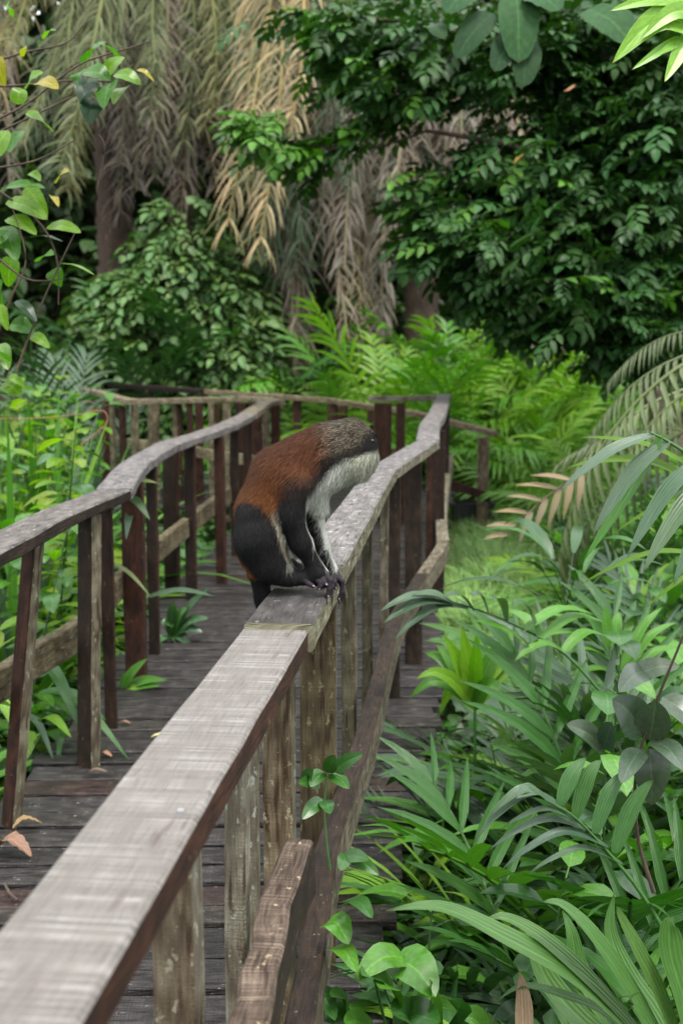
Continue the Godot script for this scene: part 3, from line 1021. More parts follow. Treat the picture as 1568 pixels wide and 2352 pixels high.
func grass_tuft(count: int, tall: float, half: float, spread: float) -> ArrayMesh:
	var s := Shape.new()
	for i in count:
		var g := rf(0, TAU)
		var p := Vector3(cos(g), 0, sin(g)) * rf(0, spread)
		s.tint = tone(0.75, 1.3)
		s.blade(arc(p, Vector3(cos(g) * 0.7, 1, sin(g) * 0.7), tall * rf(0.6, 1.2), rf(0.3, 1.5), 5), Vector3(cos(g), 0.3, sin(g)), leaf_widths(5, half * rf(0.7, 1.2), "strap"), 0.2)
	return s.mesh()

func turned(yaw: float, roll := 0.0, size := 1.0, tilt := 0.0) -> Basis:
	return (Basis(Vector3.UP, yaw) * Basis(Vector3.BACK, tilt) * Basis(Vector3.RIGHT, roll)).scaled(Vector3.ONE * size)

# a plant whose leaves rise from one base
func rosette(called: String, label: String, category: String, group: String, where: Vector3, leaves: Array, mat: Array, count: int, size: float, leaf_name: String, yaw0 := 0.0, sweep := TAU) -> Node3D:
	var t := thing(called, label, category, where, group)
	for i in count:
		var yaw := yaw0 + sweep * (i + rf(-0.35, 0.35)) / count
		var m: Mesh = leaves[rng.randi() % leaves.size()]
		var mm: Material = mat[rng.randi() % mat.size()]
		part(leaf_name, m, mm, t, Transform3D(turned(yaw, rf(-0.25, 0.25), size * rf(0.75, 1.2), rf(-0.15, 0.2)), Vector3(rf(-0.03, 0.03), 0, rf(-0.03, 0.03))))
	return t

# an upright stem carrying leaves
func herb(called: String, label: String, category: String, group: String, where: Vector3, tall: float, leaf: Mesh, mats: Array, count: int, size: float) -> Node3D:
	var t := thing(called, label, category, where, group)
	var s := Shape.new()
	s.tint = Color(0.6, 0.6, 0.45)
	var path := arc(Vector3.ZERO, Vector3(rf(-0.25, 0.25), 1, rf(-0.25, 0.25)), tall, rf(0.0, 0.25), 6)
	s.stem(path, 0.006, 0.003, 5)
	part("stem", s.mesh(), leaf_mat(MID, "vein", 0.5, 0.0), t)
	for i in count:
		var u := 0.25 + 0.75 * (i + 1.0) / count
		var f := u * 6.0
		var k := mini(int(f), 5)
		var p := path[k].lerp(path[k + 1], f - k)
		part("leaf", leaf, mats[rng.randi() % mats.size()], t, Transform3D(turned(i * 2.4 + rf(-0.4, 0.4), rf(-0.3, 0.3), size * rf(0.75, 1.2), rf(-0.35, 0.35)), p))
	return t

# one leaf laid along given points (of a thing), half width in metres
func laid(called: String, t: Node3D, pts: Array, half: float, kind: String, mat: Material, fold := 0.2, up := Vector3(0, 1, 0.35), wave := 0.0) -> void:
	var s := Shape.new()
	var path := curve(pts, 5)
	var o := t.position
	for i in path.size(): path[i] -= o
	s.tint = tone(0.9, 1.1)
	s.blade(path, up.normalized(), leaf_widths(path.size() - 1, half, kind), fold, wave)
	part(called, s.mesh(), mat, t)

func twig(called: String, t: Node3D, pts: Array, r0: float, r1: float, mat: Material) -> void:
	var s := Shape.new()
	var path := curve(pts, 5)
	for i in path.size(): path[i] -= t.position
	s.stem(path, r0, r1, 5)
	part(called, s.mesh(), mat, t)

func ground_height(x: float, z: float) -> float:
	var back := smoothstep(19.0, 34.0, z)
	return -0.5 + back * 9.0 + 0.05 * sin(x * 2.1 + z) * cos(z * 1.7)

func build_ground() -> void:
	var s := Shape.new()
	var nx := 90
	var nz := 90
	for j in nz + 1:
		for i in nx + 1:
			var x := lerpf(-1.0, 1.0, float(i) / nx)
			x = sign(x) * pow(absf(x), 2.2) * 160.0
			var z := pow(float(j) / nz, 2.0) * 190.0 - 12.0
			var y := ground_height(x, z)
			var nn := Vector3(y - ground_height(x + 0.1, z), 0.1, -(y - ground_height(x, z + 0.1))).normalized()
			s.vert(Vector3(x, y, -z), nn, Vector2(x, z))
	for j in nz:
		for i in nx:
			var a := j * (nx + 1) + i
			s.tri(a, a + 1, a + nx + 2)
			s.tri(a, a + nx + 2, a + nx + 1)
	var n := FastNoiseLite.new()
	n.frequency = 0.02
	n.fractal_octaves = 5
	var im := Image.create(512, 512, false, Image.FORMAT_RGB8)
	for y in 512:
		for x in 512:
			var k := clampf(0.5 + n.get_noise_2d(x, y) * 0.7 + n.get_noise_2d(x * 9, y * 9) * 0.4, 0, 1)
			im.set_pixel(x, y, Color("#1d1712").lerp(Color("#4a3b2b"), k))
	var m := StandardMaterial3D.new()
	m.resource_name = "forest soil"
	m.albedo_texture = ImageTexture.create_from_image(im)
	m.uv1_scale = Vector3(0.5, 0.5, 0.5)
	m.roughness = 0.95
	tag(part("ground", s.mesh(), m, self), "", "", "", "structure")

func clear_of_deck(x: float, z: float, gap: float) -> bool:
	return x < along(LEFT_EDGE, minf(z, 13.6)) - gap or x > along(RIGHT_EDGE, minf(z, 14.0)) + gap

var fillers := []

func place_label(t: Node3D, what: String, zone: String) -> void:
	fillers.append([t, what + " " + zone])

func rank_labels() -> void:
	var by := {}
	for f in fillers:
		if not by.has(f[1]): by[f[1]] = []
		by[f[1]].append(f[0])
	for key in by:
		var list: Array = by[key]
		list.sort_custom(func(a, b): return a.position.x / a.position.z > b.position.x / b.position.z)
		for i in list.size():
			var label: String = key
			if list.size() > 1:
				if i == 0: label += ", leftmost"
				elif i == list.size() - 1: label += ", rightmost"
				else: label += ", %s from the left" % ["first", "second", "third", "fourth", "fifth", "sixth", "seventh", "eighth", "ninth", "tenth", "eleventh", "twelfth", "thirteenth", "fourteenth", "fifteenth"][mini(i, 14)]
			list[i].set_meta("label", label)

func right_zone(w: Vector3) -> String:
	var z := -w.z
	var out := w.x - along(RIGHT_EDGE, z)
	var a := "at the deck edge" if out < 0.35 else ("off the deck" if out < 0.9 else "far off the deck")
	var b := "nearest the camera" if z < 3.0 else ("by the tan rail" if z < 3.8 else ("by the grey frond" if z < 4.8 else ("by the lower rail" if z < 6.2 else ("before the grass" if z < 7.6 else ("beside the grass" if z < 9.6 else "beyond the grass")))))
	return a + " " + b

func left_zone(w: Vector3) -> String:
	var z := -w.z
	var out := along(LEFT_EDGE, minf(z, 13.0)) - w.x
	return ("close " if out < 0.6 else ("" if out < 1.1 else "well ")) + left_row(z)

func left_row(z: float) -> String:
	return "behind the nearest left posts" if z < 5.2 else ("behind the red brown post" if z < 6.8 else ("behind the bend of the left rail" if z < 9.0 else ("behind the thin left posts" if z < 10.8 else "behind the left corner post")))

func build_plants() -> void:
	plants_right()
	plants_left()
	plants_back()
	palms()
	right_tree()
	vine_left()
	small_things()
	rank_labels()

# ---- right of the boardwalk
func plants_right() -> void:
	var pl := func(c: Color, r := 0.36, th := 0.8): return leaf_mat(c, "pleat", r, th)
	# the broad palm seedling in the lower right corner: blades seen tip first
	var t := thing("broad_palm_seedling", "large pleated palm seedling with long arching blades in the lower right corner", "palm seedling", at(1520, 2560, 2.35))
	var fr: Material = pl.call(Color(0.06, 0.15, 0.035))
	for b in [
		[[1500, 2420, 2.3], [1330, 2255, 2.28], [1150, 2150, 2.25], [1010, 2085, 2.22], [885, 2092, 2.2], 0.030], [[1510, 2430, 2.32], [1370, 2270, 2.3], [1250, 2160, 2.3], [1160, 2108, 2.3], [1112, 2115, 2.3], 0.022],
		[[1540, 2430, 2.3], [1450, 2280, 2.28], [1360, 2150, 2.27], [1290, 2080, 2.26], [1245, 2072, 2.25], 0.025], [[1570, 2430, 2.3], [1510, 2280, 2.3], [1460, 2180, 2.3], [1425, 2110, 2.3], [1415, 2080, 2.3], 0.022],
		[[1500, 2440, 2.33], [1390, 2330, 2.32], [1290, 2285, 2.3], [1200, 2265, 2.3], [1140, 2300, 2.28], 0.013], [[1480, 2460, 2.36], [1340, 2350, 2.38], [1260, 2260, 2.4], [1225, 2180, 2.42], [1205, 2130, 2.44], 0.03],
		[[1600, 2420, 2.3], [1570, 2300, 2.3], [1540, 2200, 2.3], [1535, 2130, 2.3], [1545, 2105, 2.3], 0.034], [[1530, 2440, 2.25], [1480, 2360, 2.2], [1450, 2315, 2.18], [1440, 2300, 2.17], [1470, 2278, 2.15], 0.02],
		[[1560, 2440, 2.36], [1500, 2330, 2.4], [1440, 2240, 2.42], [1400, 2140, 2.44], [1410, 2050, 2.46], 0.026], [[1450, 2460, 2.4], [1390, 2330, 2.44], [1330, 2230, 2.48], [1310, 2140, 2.5], [1290, 2090, 2.52], 0.024]]:
		var pts := []
		for i in 5: pts.append(at(b[i][0], b[i][1], b[i][2]))
		laid("blade", t, pts, b[5], "lance", fr, 0.25)
	t = thing("dry_leaf_tip", "brown papery dead leaf standing among the blades of the lower right corner", "dead leaf", at(1195, 2420, 2.3))
	laid("leaf", t, [at(1200, 2400, 2.3), at(1198, 2300, 2.3), at(1192, 2230, 2.3)], 0.02, "lance", leaf_mat(Color(0.30, 0.2, 0.17), "pleat", 0.8, 0.2), 0.4, Vector3(0.3, 0.2, 1))
	# fronds with a rachis and leaflets given by their tips
	var fan := func(called: String, label: String, base: Array, rachis: Array, leaves: Array, half: float, mat: Material, alt: Material):
		var q := thing(called, label, "palm frond" if called.begins_with("palm") else "palm seedling", at(base[0], base[1], base[2]))
		var rp := []
		for r in rachis: rp.append(at(r[0], r[1], r[2]))
		twig("rachis", q, rp, 0.006, 0.002, leaf_mat(MID, "vein", 0.5, 0.0))
		for l in leaves:
			var a := at(l[0], l[1], l[2])
			var e := at(l[3], l[4], l[5])
			var mid := a.lerp(e, 0.5) + Vector3(0, l[6], 0)
			laid("leaflet", q, [a, a.lerp(mid, 0.55) + Vector3(0, l[6] * 0.2, 0), mid, mid.lerp(e, 0.6) + Vector3(0, l[6] * 0.15, 0), e], half * (l[7] if l.size() > 7 else 1.0), "lance", alt if l.size() > 8 else mat, 0.22)
	fan.call("palm_frond", "grey green palm frond reaching left over the lower rail", [1420, 1640, 4.3], [[1420, 1640, 4.3], [1300, 1505, 4.25], [1180, 1435, 4.2], [1080, 1395, 4.15], [1000, 1372, 4.1]],
		[[1015, 1378, 4.1, 872, 1405, 4.0, 0.03], [1040, 1388, 4.1, 880, 1432, 4.0, 0.035, 1.2], [1075, 1398, 4.12, 905, 1470, 4.0, 0.05], [1040, 1388, 4.1, 945, 1368, 4.05, 0.02], [1085, 1402, 4.15, 1020, 1372, 4.05, 0.03],
		[1120, 1412, 4.15, 1082, 1370, 4.1, 0.035], [1160, 1428, 4.2, 1130, 1378, 4.1, 0.04, 1.2], [1225, 1492, 4.22, 1085, 1425, 4.1, 0.02, 1.1, 1], [1235, 1470, 4.22, 1180, 1385, 4.15, 0.05, 1.3], [1250, 1480, 4.25, 1160, 1400, 4.35, 0.03, 1.0, 1],
		[1290, 1500, 4.25, 1400, 1470, 4.4, 0.05, 1.0, 1], [1240, 1470, 4.25, 1400, 1440, 4.45, 0.06, 1.0, 1], [1200, 1450, 4.2, 1370, 1415, 4.4, 0.05, 1.0, 1], [1300, 1505, 4.25, 1180, 1520, 4.15, 0.05, 1.0, 1]], 0.024, pl.call(BLUISH, 0.3), pl.call(FRESH))
	fan.call("palm_frond", "bright green palm frond with upright leaflets behind the grey green frond", [1480, 1640, 4.7], [[1480, 1640, 4.7], [1430, 1560, 4.7], [1390, 1490, 4.7], [1345, 1440, 4.7]],
		[[1380, 1480, 4.7, 1235, 1405, 4.6, 0.03], [1375, 1475, 4.7, 1290, 1395, 4.6, 0.05], [1395, 1485, 4.7, 1385, 1395, 4.7, 0.03], [1410, 1495, 4.7, 1420, 1405, 4.75, 0.03], [1410, 1515, 4.7, 1465, 1410, 4.8, 0.03],
		[1425, 1540, 4.7, 1520, 1395, 4.8, 0.04], [1430, 1550, 4.7, 1555, 1430, 4.8, 0.05], [1400, 1505, 4.7, 1225, 1470, 4.6, 0.06], [1420, 1530, 4.7, 1260, 1520, 4.6, 0.06], [1440, 1560, 4.7, 1570, 1490, 4.8, 0.05], [1440, 1570, 4.7, 1300, 1560, 4.6, 0.05]], 0.022, pl.call(FRESH, 0.42), pl.call(FRESH))
	fan.call("palm_frond", "drooping palm frond of silvery leaflets hanging in from the right edge", [1680, 1110, 2.9], [[1680, 1110, 2.9], [1590, 1050, 2.9], [1530, 1012, 2.9], [1490, 992, 2.9]],
		[[1500, 998, 2.9, 1285, 1128, 2.85, 0.02], [1535, 1014, 2.9, 1360, 1230, 2.85, 0.03, 1.15], [1520, 1000, 2.9, 1340, 1288, 2.95, -0.01, 1.15, 1], [1600, 1060, 2.9, 1440, 1280, 2.85, 0.025, 1.15], [1640, 1095, 2.9, 1475, 1315, 2.8, 0.025, 1.25], [1670, 1120, 2.9, 1545, 1345, 2.8, 0.02, 1.15]],
		0.021, pl.call(Color(0.075, 0.135, 0.085), 0.33), pl.call(FRESH, 0.42))
	fan.call("palm_frond", "lime green back lit blades crossing behind the silvery hanging frond", [1700, 1180, 3.6], [[1700, 1180, 3.6], [1640, 1100, 3.6], [1580, 1040, 3.6]],
		[[1640, 1140, 3.6, 1300, 1075, 3.6, 0.06, 1.2], [1600, 1080, 3.6, 1330, 1005, 3.6, 0.03, 0.8], [1640, 1280, 3.6, 1330, 1345, 3.6, 0.05, 0.6], [1700, 1160, 3.6, 1410, 1225, 3.6, 0.06, 0.6], [1700, 1310, 3.6, 1480, 1400, 3.6, 0.05, 0.6], [1580, 1000, 3.6, 1600, 1090, 3.6, 0.02]], 0.024, pl.call(LIME, 0.5, 1.2), pl.call(LIME, 0.5, 1.2))
	fan.call("palm_frond", "arching palm frond with thin glossy leaflets above the corner seedling", [1560, 2200, 2.9], [[1560, 2200, 2.9], [1470, 2050, 2.9], [1380, 1940, 2.88], [1310, 1870, 2.85], [1255, 1840, 2.85]],
		[[1270, 1848, 2.85, 1120, 1880, 2.8, 0.05], [1300, 1862, 2.86, 1088, 1932, 2.8, 0.07], [1330, 1890, 2.86, 1150, 1905, 2.8, 0.04, 0.6], [1355, 1910, 2.88, 1120, 1955, 2.8, 0.05, 0.8], [1395, 1945, 2.88, 1150, 2000, 2.8, 0.06, 0.9], [1430, 1985, 2.9, 1210, 2010, 2.8, 0.05, 0.7],
		[1285, 1850, 2.85, 1345, 1740, 2.9, 0.02, 1.2, 1], [1320, 1880, 2.86, 1380, 1745, 2.9, 0.03, 1.2, 1], [1365, 1915, 2.88, 1440, 1770, 2.95, 0.03, 1.2, 1], [1410, 1960, 2.9, 1500, 1790, 2.95, 0.03, 1.3, 1], [1250, 1838, 2.85, 1185, 1835, 2.8, 0.02, 1.6]], 0.017, pl.call(BLUISH, 0.28), pl.call(MID, 0.4))
	# upright lance-leaved plant by the deck edge
	t = thing("lance_leaved_plant", "upright bright green plant with lance leaves growing at the right deck edge", "plant", at(1090, 1830, 4.6))
	twig("stem", t, [at(1090, 1830, 4.6), at(1090, 1700, 4.6), at(1090, 1590, 4.6)], 0.007, 0.005, leaf_mat(MID, "vein", 0.5, 0.0))
	for l in [[1000, 1480, 0.02], [975, 1500, 0.03], [1060, 1440, 0.0], [1095, 1450, 0.0], [1190, 1485, 0.02], [1225, 1560, 0.08], [955, 1560, 0.06], [940, 1605, 0.07], [1020, 1460, 0.01], [1150, 1470, 0.01], [1160, 1640, 0.09], [1010, 1640, 0.08]]:
		var a := at(1090 + rf(-4, 4), 1600 + rf(-12, 30), 4.6)
		var e := at(l[0], l[1], 4.55 + rf(-0.15, 0.15))
		laid("leaf", t, [a, a.lerp(e, 0.35) + Vector3(0, l[2], 0), a.lerp(e, 0.7) + Vector3(0, l[2], 0), e], rf(0.026, 0.036), "lance", leaf_mat(FRESH if rng.randf() < 0.6 else LIME, "pleat", 0.38, 1.0), 0.25, Vector3(0, 0.6, 1))
	# shrub with broad greyish leaves at the right edge
	t = thing("broad_leaved_shrub", "shrub with broad grey green veined leaves at the right edge", "shrub", at(1500, 2050, 3.1))
	twig("branch", t, [at(1500, 2050, 3.1), at(1460, 1900, 3.1), at(1470, 1720, 3.05), at(1568, 1460, 3.0)], 0.006, 0.003, bark)
	for l in [[1480, 1690, 1405, 1605, 0.075], [1490, 1700, 1505, 1610, 0.07], [1385, 1720, 1300, 1665, 0.05], [1385, 1720, 1405, 1660, 0.04], [1490, 1720, 1495, 1850, 0.075], [1500, 1700, 1570, 1770, 0.05], [1440, 1560, 1560, 1530, 0.045], [1520, 1600, 1620, 1700, 0.06], [1470, 1720, 1425, 1800, 0.05], [1480, 1540, 1420, 1590, 0.05]]:
		var a := at(l[0], l[1], 3.05)
		var e := at(l[2], l[3], 2.95 + rf(-0.1, 0.1))
		laid("leaf", t, [a, a.lerp(e, 0.5) + Vector3(0, 0.015, 0.01), e], l[4] * 0.62, "ovate", leaf_mat(Color(0.05, 0.085, 0.055), "vein", 0.32, 0.6), 0.18, Vector3(rf(-0.3, 0.3), 0.7, 0.8))
	# creeper leaves on the railing posts
	t = thing("creeper", "small creeper with pointed leaves climbing the railing posts", "creeper", at(760, 1950, 2.75))
	twig("stem", t, [at(770, 2060, 2.7), at(752, 1950, 2.72), at(745, 1840, 2.75), at(760, 1770, 2.75)], 0.003, 0.002, leaf_mat(MID, "vein", 0.5, 0.0))
	for l in [[758, 1775, 802, 1812], [742, 1772, 712, 1808], [740, 1835, 694, 1882], [745, 1838, 758, 1870], [752, 1775, 770, 1735], [762, 1772, 834, 1732], [735, 1800, 685, 1800], [700, 1800, 720, 1770], [796, 1965, 782, 2000], [790, 1965, 848, 1975], [800, 1962, 870, 2010]]:
		var a := at(l[0], l[1], 2.72)
		var e := at(l[2], l[3], 2.66)
		laid("leaf", t, [a, a.lerp(e, 0.5) + Vector3(0, 0.006, 0.006), e], 0.0165, "ovate", leaf_mat(MID, "vein", 0.35, 0.6), 0.15, Vector3(0.1, 0.6, 0.9))
	# leaves low beside the deck at the bottom of the picture
	t = thing("broad_leaved_herb", "low herb with glossy ovate leaves at the bottom beside the deck end boards", "herb", at(900, 2450, 2.4))
	twig("stem", t, [at(900, 2450, 2.4), at(890, 2380, 2.4), at(860, 2250, 2.35)], 0.004, 0.003, leaf_mat(MID, "vein", 0.5, 0.0))
	for l in [[930, 2200, 820, 2250, 0.03], [905, 2205, 1000, 2290, 0.045], [890, 2290, 830, 2240, 0.03], [900, 2360, 1010, 2350, 0.04], [910, 2300, 870, 2270, 0.035], [820, 2370, 700, 2330, 0.03], [800, 2330, 760, 2290, 0.02], [960, 2380, 900, 2330, 0.04], [1000, 2390, 985, 2250, 0.02], [1040, 2390, 1060, 2300, 0.03], [760, 2180, 820, 2235, 0.022], [750, 2120, 800, 2170, 0.028], [790, 2080, 855, 2110, 0.02], [1120, 2390, 1060, 2340, 0.03], [720, 2280, 770, 2345, 0.022], [860, 2390, 790, 2350, 0.028]]:
		var a := at(l[0], l[1], 2.35)
		var e := at(l[2], l[3], 2.25 + rf(-0.05, 0.05))
		laid("leaf", t, [a, a.lerp(e, 0.5) + Vector3(0, 0.02, 0), e], l[4], "ovate", leaf_mat(MID if rng.randf() < 0.5 else FRESH, "vein", 0.28, 0.7), 0.2, Vector3(0.1, 0.8, 0.6), 0.05)
	# filling of the undergrowth
	var blades := []
	for e in [1.3, 1.1, 0.9, 0.7]: blades.append(single_leaf(rf(0.4, 0.55), rf(0.026, 0.04), e, rf(0.9, 1.8), "lance", rf(0.2, 0.35)))
	var fronds := []
	for e in [1.25, 1.0, 0.8]: fronds.append(frond(rf(0.8, 1.0), e, rf(0.9, 1.5), 9, 0.3, 0.017, rf(0.5, 0.9), 0.3))
	var broad := single_leaf(0.16, 0.045, 0.5, 0.8, "ovate", 0.04, 6, 0.15, 0.04)
	var heart := single_leaf(0.15, 0.06, 0.4, 0.9, "heart", 0.08, 6, 0.12, 0.04)
	var greens := [pl.call(FRESH), pl.call(MID, 0.33), pl.call(FRESH, 0.45, 1.0), pl.call(BLUISH, 0.3), pl.call(LIME, 0.45, 1.0)]
	var dull := [pl.call(MID, 0.33), pl.call(BLUISH, 0.3), pl.call(DEEP, 0.35)]
	var lv := [leaf_mat(MID, "vein", 0.33), leaf_mat(FRESH, "vein", 0.36), leaf_mat(DEEP, "vein", 0.3)]
	var k := 0
	for i in 250:
		var z := 2.35 + 9.5 * rng.randf()
		var lo := along(RIGHT_EDGE, z) + (0.04 if z < 5.2 else 0.14)
		var hi := 0.27 * z + 0.25
		var x := lo + (hi - lo) * rng.randf()
		if z > 4.9 and x < along(RIGHT_EDGE, z) + (1.25 if z < 9.0 else 1.05): continue
		var w := Vector3(x, ground_height(x, z), -z)
		var near := clampf((x - lo) / 0.5, 0.0, 1.0)
		var s := lerpf(0.75, 1.15, near) * rf(0.85, 1.15)
		if z < 3.2: s *= 0.8
		match k % 8:
			0, 3, 4, 6: place_label(rosette("strap_leaved_plant", "", "plant", "strap leaved plants right of the boardwalk", w, blades, greens, 11, s * 1.2, "leaf"), "strap leaved plant", right_zone(w))
			1, 5:
				var dark := rng.randf() < 0.5
				place_label(rosette("young_palm", "", "palm", "young feather palms right of the boardwalk", w, fronds, dull if dark else greens, 8, s * 1.05, "frond"), "dark young palm" if dark else "bright young palm", right_zone(w))
			2: place_label(herb("leafy_herb", "", "herb", "leafy herbs right of the boardwalk", w, rf(0.6, 1.0) * s, broad, lv, 12, 1.0), "ovate leaved herb", right_zone(w))
			7: place_label(herb("heart_leaved_herb", "", "herb", "heart leaved herbs right of the boardwalk", w, rf(0.5, 0.9) * s, heart, lv, 10, 1.0), "heart leaved herb", right_zone(w))
		k += 1
	# leaves on the ground below them all
	var xs := []
	var cs := []
	for i in 5200:
		var z := rf(1.6, 13.0)
		var x := along(RIGHT_EDGE, z) + rf(0.03, 3.4) if rng.randf() < 0.6 else along(LEFT_EDGE, z) - rf(0.02, 3.0)
		if z > 7.0 and x > 0.0 and x < along(RIGHT_EDGE, z) + 1.1: continue
		xs.append(Transform3D(turned(rf(0, TAU), rf(-0.4, 0.4), rf(0.7, 1.3), rf(0.0, 0.7)), Vector3(x, ground_height(x, z) + rf(0.02, 0.35), -z)))
		cs.append(tone(0.5, 1.4))
	tag(copies("ground_foliage", sprig(0.28, 6, 0.13, 0.035, 0.5), leaf_mat(MID, "vein", 0.36), xs, cs, self), "low green leaves covering the soil on both sides of the boardwalk", "foliage")
	# sunlit grass where the far post stands
	xs = []
	cs = []
	for i in 1500:
		var z := rf(7.0, 14.8)
		var x := along(RIGHT_EDGE, z) + rf(0.05, 1.15)
		xs.append(Transform3D(turned(rf(0, TAU), 0, rf(0.6, 1.1)), Vector3(x, ground_height(x, z), -z)))
		cs.append(tone(0.75, 1.25))
	tag(copies("grass", grass_tuft(13, 0.42, 0.0055, 0.16), leaf_mat(Color(0.26, 0.47, 0.16), "pleat", 0.6, 0.6), xs, cs, self), "patch of light green grass around the far post on the right", "grass")
	# olive fronds arching down on the right
	var ol := frond(1.7, 0.1, 1.1, 19, 0.42, 0.025, 1.8, 0.12, 0.05)
	t = thing("arching_palm", "pale olive palm with long arching fronds bending down towards the grass", "palm", at(1650, 1150, 8.2))
	for l in [[1640, 800, 1235, 1180, 7.6], [1640, 880, 1250, 1090, 7.9], [1660, 800, 1330, 950, 8.3], [1660, 950, 1290, 1240, 7.4], [1650, 860, 1380, 1100, 7.2], [1620, 760, 1400, 830, 8.5], [1600, 1000, 1300, 1010, 8.0]]:
		var a := at(l[0], l[1], l[4])
		var e := at(l[2], l[3], l[4] - 0.2)
		var d := e - a
		var yaw := atan2(-d.z, d.x)
		part("frond", ol, leaf_mat(Color(0.085, 0.12, 0.045) * rf(0.7, 1.25), "pleat", 0.42, 0.7), t, Transform3D(turned(yaw, rf(-0.3, 0.3), d.length() / 1.5, asin(clampf(d.y / d.length(), -1, 1)) + 0.3), a - t.position))
	t = thing("dead_palm_frond", "tan dead palm frond lying between the grass and the silvery leaflets", "palm frond", at(1345, 1080, 5.8))
	var tan_leaf := leaf_mat(Color(0.17, 0.13, 0.08), "pleat", 0.75, 0.2)
	twig("rachis", t, [at(1345, 1080, 5.8), at(1270, 1130, 5.8), at(1200, 1190, 5.8), at(1150, 1245, 5.8)], 0.006, 0.003, tan_leaf)
	for l in [[1310, 1102, 1215, 1092], [1280, 1122, 1180, 1114], [1245, 1150, 1160, 1140], [1212, 1178, 1132, 1176], [1185, 1206, 1112, 1210], [1165, 1228, 1108, 1240], [1335, 1086, 1325, 1175], [1312, 1102, 1292, 1195], [1285, 1120, 1256, 1215], [1255, 1142, 1222, 1232], [1220, 1172, 1190, 1250]]:
		var a := at(l[0], l[1], 5.8)
		var e := at(l[2], l[3], 5.75)
		laid("leaflet", t, [a, a.lerp(e, 0.5) + Vector3(0, 0.01, 0.01), e], 0.0155, "lance", tan_leaf, 0.2, Vector3(0.2, 0.8, 0.6))
	rosette("fan_leaved_plant", "dark green plant with stiff fanned leaves below the tan dead frond", "plant", "", at(1310, 1400, 5.2), blades, [leaf_mat(DEEP, "pleat", 0.34), leaf_mat(MID, "pleat", 0.34)], 12, 0.75, "leaf")

